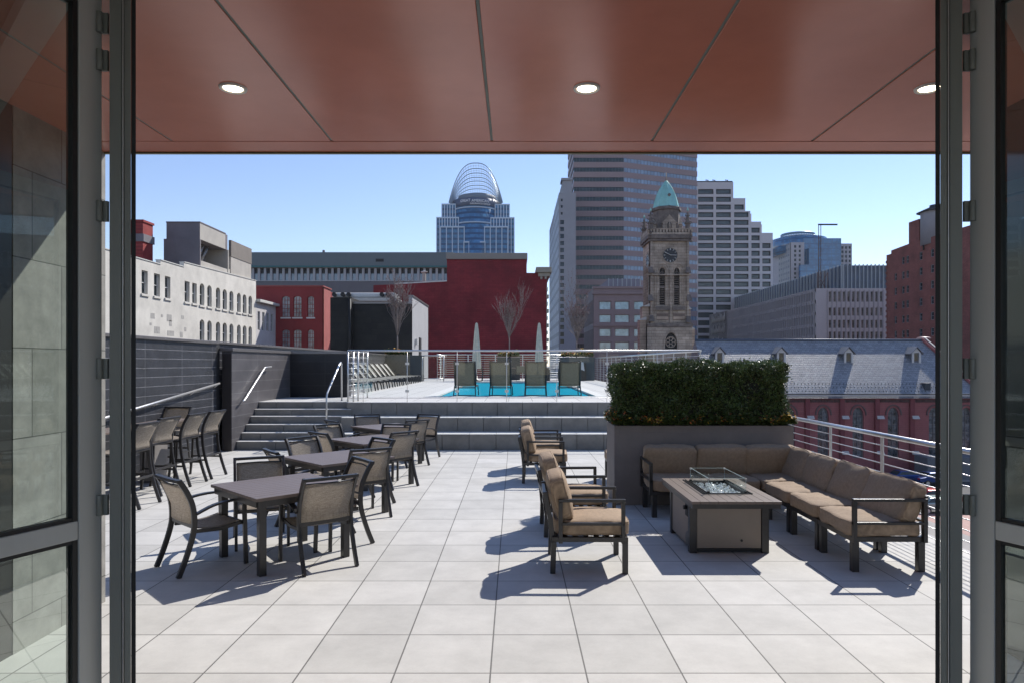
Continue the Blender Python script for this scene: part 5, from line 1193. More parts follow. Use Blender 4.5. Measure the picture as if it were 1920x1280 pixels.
for i, px in enumerate((1349, 1464.5, 1590.5, 1717.5)):
    Yd = 83.75; xc = gx(px, Yd); zb = ze+(Yd-YN)*sl_-.1; w_ = .52; d = t
    dm = MB().box(xc-w_, xc+w_, Yd+.02, Yd+2.4, zb, zb+1.25).build("dormer", mat("dormer_cladding", (.16,.165,.18), .7), t)
    mb = MB(); mb.box(xc-w_-.02, xc-w_+.2, Yd-.15, Yd+.018, zb, zb+1.25); mb.box(xc+w_-.2, xc+w_+.02, Yd-.15, Yd+.018, zb, zb+1.25)
    mb.add([(xc-w_-.02,Yd-.12,zb+1.251),(xc+w_+.02,Yd-.12,zb+1.251),(xc,Yd-.12,zb+1.85)], [(0,1,2)]); mb.build("dormer_surround", M_white, dm)
    MB().prism(arch_poly(xc-.26, xc+.26, zb+.25, zb+1.2, .3, pointed=True), lambda u, q, z: (u, Yd+.0+q, z), .015).build("dormer_window", M_win, dm)
    mb = MB()
    for s in (-1, 1): mb.obox((xc+s*(w_+.28), Yd-.32, zb+1.08), (-s*(w_+.28), 0, .86), (0, 2.6, 0), (0, 0, .09))
    mb.build("dormer_roof", mat("dormer_slate", (.20,.205,.22), .55, 0, .15, 3, .3, 9), dm)
x = gx(1734, YN+1); MB().box(x-.35, x+.35, YN+.4, YN+1.2, ze, ze+1.3).build("small_chimney", mat("dark_slate_box", (.04,.05,.06), .6), t)
v = tag(MB().lathe([(.35,0),(.35,.5),(.95,.52),(.7,.72),(.0,.8)], (gx(1732, 92), 92, gz(638,92)-.3), 20).build("roof_ventilator", mat("pink_metal", (.42,.25,.23), .5)), "flat round roof ventilator peeking over the right end of the slate roof", "vent")
# ------------------------------------------------------------------ church clock tower
M_sand = brick("brown_sandstone", (.37, .30, .235), (.48, .395, .315), (.20, .15, .12), 1.1, .42, .02, 'xz', off=.5, rough=.85, bump=.3, stain=.5, sscale=.45, fine=.1)
M_sandy = brick("brown_sandstone_side", (.42, .315, .235), (.50, .38, .29), (.20, .15, .12), 1.1, .42, .02, 'yz', off=.5, rough=.85, bump=.3, stain=.5, sscale=.45, fine=.1)
M_sdark = mat("weathered_sandstone", (.17, .14, .12), .9, 0, .45, 1.6, .4, 9, world=True)
YT = 98.0; k_ = YT/F
def tx(p): return gx(p, YT)
def tz(p): return gz(p, YT)
t = thing("clock_tower", "brown sandstone church clock tower with a pale green copper dome and pinnacles", "church tower", (tx(1255), 100, ST))
xa, xb = tx(1219), tx(1291); D = 5.4; zt = tz(446)
pl = Plane((xa, YT), (1, 0)); lo = [(tx(p)-xa, tx(q)-xa, tz(573), tz(502), .75, True) for p, q in ((1236.5, 1247.5), (1264, 1274.5))]
wall_mesh(pl, xb-xa, tz(615), zt, lo, .55, thick=.7).build("wall", M_sand, t)
pls = Plane((xa, YT+D), (0, -1)); los = [(1.4, 2.3, tz(573), tz(502), .75, True), (3.2, 4.1, tz(573), tz(502), .75, True)]
wall_mesh(pls, D-.001, tz(615), zt, los, .55, thick=.6).build("side_wall", M_sandy, t)
MB().box(xa+.62, xb-.01, YT+.72, YT+D, tz(615), zt-.05).build("core", M_black, t); MB().box(xb-.5, xb+.0, YT+.71, YT+D, tz(615), zt-.01).build("side_wall", M_sandy, t)
for P_, L_ in ((pl, lo), (pls, los)):
    for o in L_:
        mb = MB(); z = o[2]+.1
        while z < o[3]-.8:
            a_ = P_.pt(o[0], .30, z); b_ = P_.pt(o[1], .30, z); mb.bar(a_, b_, .35, .10); z += .31
        mid = (o[0]+o[1])/2; zm = (o[2]+o[3])/2-.1; mb.bar(P_.pt(o[0], .22, zm), P_.pt(o[1], .22, zm), .3, .3)
        a_, b_ = P_.pt(mid-.03, .12, o[3]-1.0), P_.pt(mid+.03, .12, o[3]); mb.bar(P_.pt(mid, .15, o[3]-1.1), P_.pt(mid, .15, o[3]-.05), .08, .08); mb.bar(P_.pt(o[0], .15, o[3]-.95), P_.pt(mid, .15, o[3]-.45), .08, .08); mb.bar(P_.pt(o[1], .15, o[3]-.95), P_.pt(mid, .15, o[3]-.45), .08, .08)
        mb.build("louvres", M_sdark, t)
        for g_, hh in ((.38, .30), (.62, .62)):
            arc = arch_poly(o[0]-g_, o[1]+g_, o[2], o[3]+hh, 1.25, pointed=True); pts = [arc[1]]+arc[2:]+[arc[0]]
            MB().sweep([P_.pt(u, -.05, z) for u, z in pts], .10, .12, (P_.I[0], P_.I[1], 0)).build("hood_mould", M_sand, t)
mb = MB()   # piers, strings, cornices on the belfry stage
for p in (1219.3, 1255.2, 1287.5): mb.box(tx(p), tx(p+3.6), YT-.28, YT-.003, tz(612), tz(507 if p == 1255.2 else 450))
mb.build("buttress", M_sand, t, bevel=.03)
mb = MB(); mb.box(xa-.25, xb+.25, YT-.42, YT+D, tz(453), tz(449)); mb.box(xa-.45, xb+.45, YT-.55, YT+D+.2, tz(448.6), tz(441)); mb.build("cornice", M_sdark, t, bevel=.05)
MB().box(tx(1229), tx(1256), YT-.35, YT-.29, tz(582), tz(575)).build("sill", M_sdark, t); MB().box(tx(1260), tx(1284), YT-.35, YT-.29, tz(582), tz(575)).build("sill", M_sdark, t)
for a_, b_ in ((1231, 1253), (1262, 1284)): MB().box(tx(a_), tx(b_), YT-.10, YT-.004, tz(600), tz(587)).build("carved_panel", M_sandy, t, bevel=.03)
MB().box(xa-.5, xb+.5, YT-.55, YT+D, tz(613.5), tz(607)).build("string_course", M_sdark, t, bevel=.06)
MB().box(xa-.4, xb+.3, YT-.31, YT-.0035, tz(517), tz(514.5)).build("string_course", M_sand, t)
# gargoyles and set-offs
for p, y in ((1219.5, 508), (1289.5, 508), (1219, 560), (1291, 560), (1221, 598), (1290, 600)):
    MB().add([(tx(p)-.4,YT-.75,tz(y+5)),(tx(p)+.35,YT-.75,tz(y+5)),(tx(p)+.25,YT-.28,tz(y-7)),(tx(p)-.3,YT-.28,tz(y-7)),(tx(p)-.4,YT-.28,tz(y+5)),(tx(p)+.35,YT-.28,tz(y+5))], [(0,1,2,3),(0,3,4),(1,5,2),(0,4,5,1)]).build("set_off", M_sdark, t)
# lower stage with rose window
x0, x1 = tx(1212), tx(1296); plb = Plane((x0, YT-.5), (1, 0)); ro = [(tx(1245)-x0, tx(1268.5)-x0, tz(654), tz(624), 1.9, True)]
wall_mesh(plb, x1-x0, ST, tz(614), ro, .45, thick=.6).build("lower_wall", M_sand, t)
wall_mesh(Plane((x0, YT+D), (0, -1)), D+.49, ST, tz(614), [], .3).build("lower_side_wall", M_sandy, t)
MB().box(x0+.4, x1, YT+.15, YT+D, ST, tz(614.2)).build("lower_core", M_sdark, t)
cx_ = (tx(1245)+tx(1268.5))/2; cz_ = tz(641.5); mb = MB()
for k in range(6):
    a_ = k*math.pi/3+math.pi/6; c_ = (cx_+.45*math.cos(a_), cz_+.45*math.sin(a_)); mb.tube([(c_[0]+.25*math.cos(j*math.pi/6), YT-.3, c_[1]+.25*math.sin(j*math.pi/6)) for j in range(12)], .05, 5, closed=True)
mb.tube([(cx_+.75*math.cos(j*math.pi/12), YT-.3, cz_+.75*math.sin(j*math.pi/12)) for j in range(24)], .06, 5, closed=True)
MB().prism(arch_poly(tx(1244.5), tx(1269), tz(654), tz(623), 1.95, pointed=True), lambda u, q, z: (u, YT-.12+q, z), .05).build("rose_window_glass", M_black, t)
mb.build("tracery", M_sand, t); arc = arch_poly(tx(1244), tx(1269.5), tz(655), tz(622), 2.0, pointed=True)
MB().sweep([(u, YT-.56, z) for u, z in arc[1:]+arc[:1]], .12, .16, (0, 1, 0)).build("hood_mould", M_sand, t)
for a_, b_, top in ((1200, 1211.5, 600), (1205, 1218.7, 575), (1296.5, 1303, 617), (1291.5, 1296.2, 580)):
    MB().box(tx(a_), tx(b_), YT+(.1 if top > 590 else .35), YT+2.0, ST, tz(top)).build("buttress", M_sandy, t); xm = (tx(a_)+tx(b_))/2
    MB().add([(tx(a_)-.1,YT,tz(top)+.004),(tx(b_)+.1,YT,tz(top)+.004),(tx(b_)+.1,YT+2.1,tz(top)+.004),(tx(a_)-.1,YT+2.1,tz(top)+.004),(tx(b_) if a_ < 1250 else tx(a_),YT,tz(top-6)),(tx(b_) if a_ < 1250 else tx(a_),YT+2.1,tz(top-6))], [(0,1,4),(3,5,2),(0,4,5,3),(1,2,5,4)]).build("buttress_cap", mat("pale_cap_stone", (.5,.47,.44), .8), t)
# battlement
mb = MB(); mb.box(xa-.4, xb+.4, YT-.5, YT-.2, tz(440.8), tz(437)); mb.box(xa-.4, xb+.4, YT-.5, YT-.2, tz(431.5), tz(429.5)); mb.box(xa-.4, xa-.1, YT-.199, YT+D, tz(440.8), tz(429.5))
n = 14
for i in range(n+1): x = xa-.4+(xb-xa+.8)*i/n; mb.add([(x-.10,YT-.48,tz(437)),(x+.10,YT-.48,tz(437)),(x+.19,YT-.48,tz(431.5)),(x-.19,YT-.48,tz(431.5)),(x-.10,YT-.25,tz(437)),(x+.10,YT-.25,tz(437)),(x+.19,YT-.25,tz(431.5)),(x-.19,YT-.25,tz(431.5))], [(0,1,2,3),(1,5,6,2),(5,4,7,6),(4,0,3,7)])
mb.build("battlement", M_sand, t, bevel=.02)
MB().box(xa-.09, xb+.09, YT-.15, YT+D, tz(440.9), tz(430)).build("parapet_core", M_sdark, t)
# lantern
cx_, cy_ = (xa+xb)/2+.15, YT+D/2; r_ = 2.05; kc = (cy_)/F
lz0, lz1 = tz(431), gz(391, cy_)
MB().lathe([(r_, 0), (r_, lz1-lz0-.6), (r_+.22, lz1-lz0-.5), (r_+.22, lz1-lz0-.15), (r_-.05, lz1-lz0)], (cx_, cy_, lz0), 8, smooth=False).build("lantern", M_sdark, t).rotation_euler = (0, 0, 0)
for a_ in range(4):
    an = a_*math.pi/2 - math.pi/2; dx, dy = math.cos(an), math.sin(an); ux, uy = -dy, dx
    f = lambda u, q, z: (cx_+dx*(2.15-q)+ux*u, cy_+dy*(2.15-q)+uy*u, lz0+z)
    MB().prism([(-.95, 0), (.95, 0), (.95, 1.1), (1.15, 1.1), (0, 2.35), (-1.15, 1.1), (-.95, 1.1)], f, .5).build("gablet", M_sand, t, bevel=.03)
    MB().prism(arch_poly(-.30, .30, .3, 1.25, .35, pointed=True), lambda u, q, z: (cx_+dx*(2.16-q)+ux*u, cy_+dy*(2.16-q)+uy*u, lz0+z), .009).build("niche", M_black, t)
    s_ = MB(); s_.lathe([(.20,0),(.16,.3),(.19,.62),(.10,.74),(.12,.86),(.0,.98)], f(0, -.12, .3), 8); s_.build("carved_figure", M_sand, t)
def pinnacle(x, y, z, h, r):
    mb = MB(); mb.lathe([(r,0),(r,h*.42),(r*1.45,h*.44),(r*1.1,h*.5),(r*.8,h*.55),(r*.35,h*.85),(r*.5,h*.88),(r*.1,h*.92),(.0,h)], (x, y, z), 8, smooth=False)
    for q in range(6):
        a_ = q*math.pi/3
        for hh, rr in ((.50, 1.55), (.64, 1.25), (.78, .9)): mb.lathe([(0,-.10),(.11,0),(0,.12)], (x+r*rr*math.cos(a_), y+r*rr*math.sin(a_), z+h*hh), 5, smooth=False)
    return mb.build("pinnacle", M_sdark, t)
for x, y in ((xa+.1, YT+.1), (xb-.1, YT+.1), (xa+.1, YT+D-.4), (xb-.1, YT+D-.4)): pinnacle(x, y, tz(440), 3.6, .36); MB().lathe([(.13,0),(.15,.14),(.02,.5),(0,.52)], (x, y, tz(440)+3.45), 8).build("finial", mat("verdigris_copper", (.30,.58,.51), .5, .2, .15, 1.2, world=True), t)
for p, dz in ((1217, -.4), (1293, -1.2)):
    mb = MB()
    for k in range(4): mb.lathe([(0,-.25),(.28-.04*k,0),(0,.3)], (tx(p)+random.uniform(-.1,.1), YT-.5-.1*k, tz(438)+dz+.45*k), 6, smooth=False)
    mb.build("gargoyle", M_sdark, t)
# dome
M_verd = mat("verdigris_copper", (.30,.58,.51), .5, .2, .15, 1.2, world=True)
dh = gz(340, cy_)-lz1; pr = [(2.0,0),(1.92,dh*.03),(1.75,dh*.22),(1.48,dh*.44),(1.08,dh*.66),(.62,dh*.84),(.25,dh*.96),(.12,dh)]
dm = MB().lathe(pr, (cx_, cy_, lz1), 8, smooth=False).build("dome", M_verd, t)
mb = MB()
for k in range(8): an = 2*math.pi*k/8; mb.tube([(cx_+r*math.cos(an), cy_+r*math.sin(an), lz1+z) for r, z in pr], .05, 5)
mb.build("dome_rib", M_verd, t); MB().tube([(cx_, cy_, lz1+dh), (cx_, cy_, gz(324, cy_))], [.10, .05], 6).build("dome_finial", M_sand, t)
MB().tube([(cx_+.1, cy_-1.72, lz1+dh*.40), (cx_+.1, cy_-1.45, lz1+dh*.40)], .22, 12).build("dome_window", M_sdark, t)
# clocks
def clock(P_, u, z):
    r = 13.2*k_; c = [P_.pt(u+r*math.cos(a_*math.pi/18), -.06, z+r*math.sin(a_*math.pi/18)) for a_ in range(36)]; mb = MB(); n = 36
    b_ = [P_.pt(u+r*math.cos(a_*math.pi/18), .05, z+r*math.sin(a_*math.pi/18)) for a_ in range(36)]; mb.add(c+b_, [tuple(range(n))]+[(i, (i+1)%n, n+(i+1)%n, n+i) for i in range(n)])
    f = mb.build("clock_face", mat("black_clock_face", (.012,.014,.02), .35), t)
    for h in range(12):
        mk = MB(); a_ = h*math.pi/6; mk.bar(P_.pt(u+r*.72*math.sin(a_), -.10, z+r*.72*math.cos(a_)), P_.pt(u+r*.97*math.sin(a_), -.10, z+r*.97*math.cos(a_)), .12, .05)
        mk.build("hour_mark", M_white, f)
    for a_, l, w_ in ((R(296), .86, .08), (R(92), .80, .11)):
        MB().bar(P_.pt(u-r*.12*math.sin(a_), -.16-w_, z-r*.12*math.cos(a_)), P_.pt(u+r*l*math.sin(a_), -.16-w_, z+r*l*math.cos(a_)), w_*1.4, .05).build("clock_hand", M_white, f)
    MB().sweep([P_.pt(u+r*1.14*math.cos(j*math.pi/12), -.03, z+r*1.14*math.sin(j*math.pi/12)) for j in range(25)], .08, .12, (P_.I[0], P_.I[1], 0)).build("clock_surround", M_sand, f)
clock(pl, tx(1256.6)-xa, tz(479)); clock(pls, D-1.6, tz(486))

# ------------------------------------------------------------------ skyline towers
def slab(mb, poly, z0, z1):
    n = len(poly); mb.add([(x,y,z0) for x,y in poly]+[(x,y,z1) for x,y in poly], [tuple(reversed(range(n))), tuple(range(n,2*n))]+[(i,(i+1)%n,n+(i+1)%n,n+i) for i in range(n)]); return mb
def grow(poly, d):
    cx = sum(p[0] for p in poly)/len(poly); cy = sum(p[1] for p in poly)/len(poly)
    return [(p[0]+(d if p[0] > cx else -d), p[1]+(d if p[1] > cy else -d)) for p in poly]
# striped tower
YK = 260.0; t = thing("striped_tower", "tall office tower with alternating brown stone and ribbon window bands, its top out of sight", "skyscraper", (50, 270, ST))
A = (gx(1076, YK), YK); B = (gx(1169, YK), YK); C_ = (B[0]+.93*34, YK+.37*34); poly = [A, B, C_, (C_[0]-8, C_[1]+30), (A[0], YK+27)]
M_rib = mat("pinkish_brown_granite", (.31, .225, .22), .55, 0, .05, .1, world=True)
M_rglass = grid_glass("ribbon_glass", (.022, .04, .042), (.022, .04, .042), 50, .01, .14, 1.25, (.10, .11, .12), rough=.12, spec=.45)
slab(MB(), poly, ST, gz(295, YK)+8*3.764).build("glass_core", M_rglass, t)
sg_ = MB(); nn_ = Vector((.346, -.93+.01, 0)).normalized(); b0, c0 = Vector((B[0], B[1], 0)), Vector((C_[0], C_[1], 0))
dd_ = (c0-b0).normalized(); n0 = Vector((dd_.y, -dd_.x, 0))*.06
sg_.add([b0+n0+Vector((0,0,ST)), c0+n0+Vector((0,0,ST)), c0+n0+Vector((0,0,110)), b0+n0+Vector((0,0,110))], [(0,1,2,3)]); sg_.build("side_glass", grid_glass("sky_painted_ribbon_glass", (.20, .27, .36), (.20, .27, .36), 50, .01, .22, 1.4, (.16, .17, .2), rough=.1, spec=1.0), t)  # sky reflection put into the glass as a brighter bluish base colour
gp = grow(poly, .22)
for k in range(-8, 24):
    zt_ = gz(304.5, YK)-k*3.764
    slab(MB(), gp, zt_-2.15, zt_).build("spandrel_band", M_rib, t)
# grey slim tower
YG = 240.0; t = thing("slim_grey_tower", "slender grey stepped tower left of the striped tower", "skyscraper", (20, 260, ST))
M_sg = mat("grey_limestone", (.34, .34, .36), .8, 0, .08, .15, world=True)
M_sgs = grid_glass("grey_side_windows", (.33, .37, .42), (.12, .15, .19), 4.0, .35, .35, 3.2, (.42, .45, .5), rough=.5, spec=.4, axis='y')
plg = Plane((gx(1048, YG), YG), (1, 0)); ops = []
k = 0; y = 413
while y < 640: ops.append((gx(1050.5, YG)-gx(1048, YG), gx(1057.5, YG)-gx(1048, YG), gz(y+8, YG), gz(y, YG))); y += 13.1
for y in (373, 385, 398): ops.append((gx(1051.5, YG)-gx(1048, YG), gx(1055, YG)-gx(1048, YG), gz(y+5, YG), gz(y, YG)))
wall_mesh(plg, 6, ST, gz(362, YG), ops, .5).build("wall", M_sg, t)
for o in ops: window(t, plg, o, .45, M_win)
MB().box(gx(1048, YG)+.02, gx(1072, YG), YG+.76, YG+66, ST, gz(364, YG)).build("core", M_sg, t)
MB().add([(gx(1048,YG),YG+66,ST),(gx(1048,YG),YG+.001,ST),(gx(1048,YG),YG+.001,gz(362,YG)),(gx(1048,YG),YG+30,gz(362,YG)),(gx(1048,YG),YG+30,gz(380,YG)),(gx(1048,YG),YG+66,gz(380,YG))], [(0,1,2,3,4,5)]).build("side_wall", M_sgs, t)
MB().box(gx(1056.5, YG), gx(1074, YG), YG+4, YG+40, gz(364, YG)+.01, gz(333, YG)).build("upper_block", M_sg, t); MB().box(gx(1056.5, YG)-.5, gx(1074, YG), YG+3.5, YG+10, gz(333, YG)+.01, gz(333, YG)+.8).build("coping", M_sg, t)
# stepped white tower
YH = 330.0; t = thing("stepped_white_tower", "pale concrete tower with wide windows, stepping down to the right", "skyscraper", (110, 340, ST))
M_hw = mat("pale_concrete_grid", (.62, .59, .59), .8, 0, .05, .1, world=True); M_hg = mat("grey_green_panes", (.06, .085, .09), .15, 0, .6, .12, spec=.5, world=True)
def hz(y): return gz(y, YH)
for (pa, pb, top, cols, r0) in ((1300, 1375, 342, ((1309, 1337.7), (1342.6, 1370.5)), 0), (1375, 1397.5, 372, ((1377, 1394.5),), 1), (1397.5, 1407, 395.5, (), 0), (1407, 1417, 396, (), 3), (1407.2, 1427, 416, ((1409, 1424.6),), 5), (1427, 1437, 416.5, (), 5), (1427.2, 1449, 437, ((1429.5, 1445),), 7)):
    yo = 0 if pa in (1300, 1375, 1407.2, 1427.2) else 6
    P_ = Plane((gx(pa, YH), YH+yo), (1, 0)); ops = []
    for (c0, c1) in cols:
        for r in range(20):
            yt = 355+14.45*r
            if yt < top+6: continue
            if pa == 1375 and yt > 396: continue
            ops.append((gx(c0, YH)-gx(pa, YH), gx(c1, YH)-gx(pa, YH), hz(yt+9.5), hz(yt)))
    if pa == 1375:
        for r in range(20):
            yt = 355+14.45*r
            if 396 < yt < 635: ops.append((gx(1376.5, YH)-gx(pa, YH), gx(1403.5, YH)-gx(pa, YH), hz(yt+9.5), hz(yt)))
        L_ = gx(1407, YH)-gx(pa, YH); wall_mesh(P_, L_, ST, hz(396), [o for o in ops if o[3] < hz(396)], .8).build("wall", M_hw, t)
        wall_mesh(P_, gx(1397.5, YH)-gx(pa, YH), hz(396)+.01, hz(372), [o for o in ops if o[3] >= hz(396)], .8).build("wall", M_hw, t)
    elif cols: wall_mesh(P_, gx(pb, YH)-gx(pa, YH), ST, hz(top), ops, .8).build("wall", M_hw, t)
    else: MB().box(gx(pa, YH)+.01, gx(pb, YH), YH+yo, YH+40, ST, hz(top)).build("wall", M_hw, t)
    for o in ops: window(t, P_, o, .7, M_hg, M_black, .35, 1, 1)
    if cols: MB().box(gx(pa, YH)+.05, gx(pb, YH)-.06, YH+1.2, YH+38, ST, hz(top)-.4).build("core", M_hw, t)
MB().box(gx(1306, YH), gx(1374, YH), YH+.3, YH+30, hz(342)+.02, hz(339.5)).build("roof_rim", M_black, t)
mb = MB()
for p in (1330, 1343, 1367): mb.tube([(gx(p, YH), YH+2, hz(340)), (gx(p, YH), YH+2, hz(336.5)), (gx(p-5, YH), YH+2, hz(336))], .25, 5)
mb.build("roof_davit", M_black, t)
# blue glass tower with round top
YQ = 450.0
def q(p): return gx(p, YQ)
def qz(p): return gz(p, YQ)
t = thing("round_top_tower", "blue glass tower with a two-tier round crown between pale stone wings", "skyscraper", (195, 470, ST))
M_bg = grid_glass("blue_curtain_wall", (.03, .13, .27), (.02, .09, .20), 3.9, .22, .10, 3.0, (.04, .11, .2), rough=.1, spec=1)
M_qs = mat("pale_stone_wing", (.42, .40, .42), .8, 0, .05, .1, world=True)
for (a_, b_, top, dy, cols) in ((1483, 1508, 455, 0, (1489, 1497.5)), (1580, 1603, 455, 4, (1583, 1590, 1597))):
    P_ = Plane((q(a_), YQ+dy), (1, 0)); ops = []
    for c in cols:
        for r in range(14):
            y = 460+12.2*r/1.45
            ops.append((q(c)-q(a_), q(c+5)-q(a_)-.3, qz(y+5), qz(y)))
    wall_mesh(P_, q(b_)-q(a_), ST, qz(top), ops, .8).build("wall", M_qs, t)
    for o in ops: window(t, P_, o, .7, M_win)
    MB().box(q(a_)+.1, q(b_)-.1, YQ+dy+1.1, YQ+50, ST, qz(top)-.5).build("core", M_qs, t)
MB().add([(q(1483),YQ+.01,ST),(q(1483),YQ+21,ST),(q(1483),YQ+21,qz(455)),(q(1483),YQ+.01,qz(455))], [(0,3,2,1)]).build("side_wall", grid_glass("stone_side_grid", (.27,.27,.28), (.10,.12,.15), 3.9, .4, .45, 3.2, (.30,.30,.31), rough=.6, spec=.4, axis='y'), t)
MB().box(q(1508)+.02, q(1580)-.02, YQ+2, YQ+45, ST, qz(446)).build("glass_body", M_bg, t); MB().box(q(1513), q(1570), YQ-3, YQ+1.9, ST, qz(467)).build("glass_bay", M_bg, t); MB().box(q(1494), q(1581), YQ-6, YQ-3.1, ST, qz(499)).build("lower_bay", M_bg, t)
MB().lathe([(18,0),(18,qz(440)-qz(470)),(17,qz(440)-qz(470)+.3)], (q(1521), YQ+20, qz(470)), 48).build("drum", M_bg, t)
MB().lathe([(10.9,0),(10.9,qz(434.5)-qz(445)),(10.9,qz(434.5)-qz(445)+.1)], (q(1519), YQ+20, qz(445)), 48).build("drum", M_bg, t)
mb = MB(); n = 40; cxx = q(1519)
for k in range(n): a_ = 2*math.pi*k/n; mb.tube([(cxx+10.7*math.cos(a_), YQ+20+10.7*math.sin(a_), qz(434.6)), (cxx+10.7*math.cos(a_), YQ+20+10.7*math.sin(a_), qz(430))], .18, 4)
for z in (430, 432.3): mb.tube([(cxx+10.8*math.cos(2*math.pi*k/n), YQ+20+10.8*math.sin(2*math.pi*k/n), qz(z)) for k in range(n)], .5, 5, closed=True)
mb.build("crown_ring", mat("steel_blue_rail", (.12,.25,.38), .4, .3), t)
# long office block with fins, sign wall and louvred penthouse
YE = 200.0; XE = gx(1530, YE); YF_ = XE*F/(1330-HX); t = thing("finned_office_block", "long low office block with close vertical fins, receding down the street behind the church", "building", (XE, YE, ST))
M_fin = mat("mauve_grey_precast", (.36, .33, .335), .8, 0, .06, .2, world=True); ztop = gz(541, YE)
yS = XE*F/(1364-HX)
MB().box(XE+.6, XE+70, YE+.8, YF_, ST, ztop-.6).build("glass_core", mat("smoky_strip_glass", (.03,.045,.065), .12, 0, .5, .3, spec=1, world=True), t)
for k in range(8):
    z = ztop-3.45*k; MB().box(XE, XE+.598, YE, yS, z-1.0, z).build("spandrel", M_fin, t)
y = YE+1.0
while y < yS: MB().box(XE-.25, XE+.5, y, y+.42, ST, ztop-.3).build("fin", M_fin, t); y += 1.8
MB().box(XE-.02, XE+1, yS+.01, YF_, ST, ztop).build("sign_wall", mat("grey_sign_wall", (.13,.12,.12), .8, 0, .05, .3, world=True), t)
random.seed(6); mb = MB()    # white script lettering, illegible at this distance
for row in range(3):
    z0 = gz(603+22*row, 290); y = YF_-4.5
    while y > yS+3:
        h = random.uniform(2.0, 4.2); pts = [(XE-.25, y, z0), (XE-.25, y-.3, z0+h*.5), (XE-.25, y-.9, z0+h), (XE-.25, y-1.3, z0+h*.55), (XE-.25, y-1.2, z0+h*.1)]
        mb.tube(pts, .13, 4); y -= random.uniform(1.7, 2.1)
mb.build("lettering", M_white, t)
P_ = Plane((XE+.0, YE-.01), (1, 0)); ops = []
for c in range(12):
    for (ya, yb_) in ((547, 566), (577, 592), (600, 615), (622, 637)):
        u = gx(1554+8.7*c, YE)-XE; ops.append((u, u+.78, gz(yb_, YE), gz(ya, YE)))
wall_mesh(P_, 24, ST, ztop, ops, .5).build("front_wall", mat("pale_mauve_front", (.50, .465, .45), .8, 0, .06, .3, world=True), t)
for o in ops: window(t, P_, o, .45, mat("varied_office_glass", (.14,.13,.115), .2, 0, 1.2, .45, spec=.8, world=True))
for c in range(13): u = gx(1550.3+8.7*c, YE); MB().box(u, u+.22, YE-.2, YE-.012, ST, ztop-.4).build("front_fin", M_fin, t)
px_, py_ = 107.0, 220.0
MB().box(px_, px_+40, py_, 327, ztop-1, 34.0).build("penthouse", grid_glass("penthouse_panels", (.06,.09,.14), (.06,.09,.14), 60, .01, .0, 1, rough=.35, spec=.7), t)
y = py_
while y < 327: MB().box(px_-.5, px_-.01, y, y+.28, ztop-.5, 34.3).build("penthouse_fin", mat("pale_steel_fin", (.38,.41,.43), .5, .2), t); y += 2.6
x = px_
while x < px_+23: MB().box(x, x+.24, py_-.5, py_-.01, ztop-.5, 34.3).build("penthouse_fin", mat("pale_steel_fin", (.38,.41,.43), .5, .2), t); x += 1.3
# roof mast with side arm
t = thing("roof_mast", "tall lattice mast with a horizontal arm on the finned office roof", "mast", (gx(1537, 215), 215, ztop)); Ym = 215
mx0 = gx(1537, Ym)
mb = MB()
for dx in (-.35, .35): mb.tube([(mx0+dx, Ym, ztop), (mx0+dx, Ym, gz(420, Ym))], .12, 5)
for k in range(16): z = ztop+k*1.15; mb.tube([(mx0-.35, Ym, z), (mx0+.35, Ym, z+1.0)], .06, 4)
mb.build("mast", mat("rusty_brown_steel", (.10,.065,.06), .7), t); MB().bar((mx0-.5, Ym, gz(421.5, Ym)), (gx(1570, Ym), Ym, gz(421.5, Ym)), .3, .45).build("arm", M_black, t)
mb = MB()
for p, h in ((1533, 540), (1539, 540), (1546, 540), (1552, 540)): mb.tube([(gx(p, Ym), Ym, ztop), (gx(p, Ym), Ym, gz(511, Ym))], .15, 4)
for a_, b_ in ((1533, 1552), (1552, 1533)): mb.tube([(gx(a_, Ym), Ym, ztop), (gx(b_, Ym), Ym, gz(511, Ym))], .1, 4)
mb.build("base_truss", mat("rusty_brown_steel", (.10,.065,.06), .7), t)
# brown office building beside the tower
YO = 185.0; t = thing("brown_office_building", "brown stone office building with wide bluish windows, left of the clock tower", "building", (25, 190, ST))
xo = gx(1113, YO); P_ = Plane((xo, YO), (1, 0)); ops = []
for (a_, b_) in ((1123.5, 1146), (1153, 1180), (1188.5, 1212)):
    for (ya, yb_) in ((565, 581), (590, 605), (616, 631), (640.5, 655)): ops.append((gx(a_, YO)-xo, gx(b_, YO)-xo, gz(yb_, YO), gz(ya, YO)))
M_ob = mat("reddish_brown_stone", (.30, .215, .205), .75, 0, .08, .2, world=True)
wall_mesh(P_, gx(1225, YO)-xo, ST, gz(541, YO), ops, .6).build("wall", M_ob, t)
for o in ops: window(t, P_, o, .5, mat("painted_reflection_panes", (.30, .46, .50), .06, 0, .45, .35, spec=1, world=True), M_ob, .15, 1, 1)  # cyan reflection put into the base colour of the panes
MB().box(xo-.4, gx(1225, YO), YO-.5, YO+1, gz(552, YO), gz(548, YO)).build("cornice", M_ob, t); MB().box(xo-.3, gx(1225, YO), YO-.4, YO+1, gz(612, YO), gz(608.5, YO)).build("cornice", M_ob, t); MB().box(xo-.3, gx(1225, YO), YO-.35, YO+1, gz(541.5, YO), gz(537.5, YO)).build("cornice", M_ob, t)
MB().box(xo+.3, gx(1225, YO), YO+.9, YO+26, ST, gz(542, YO)).build("core", M_ob, t)
pls_ = Plane((xo, YO+26), (0, -1)); ops = []
for k in range(9):
    for (ya, yb_) in ((562, 606), (616, 690)): ops.append((1.0+2.75*k, 2.4+2.75*k, gz(yb_, YO), gz(ya, YO)))
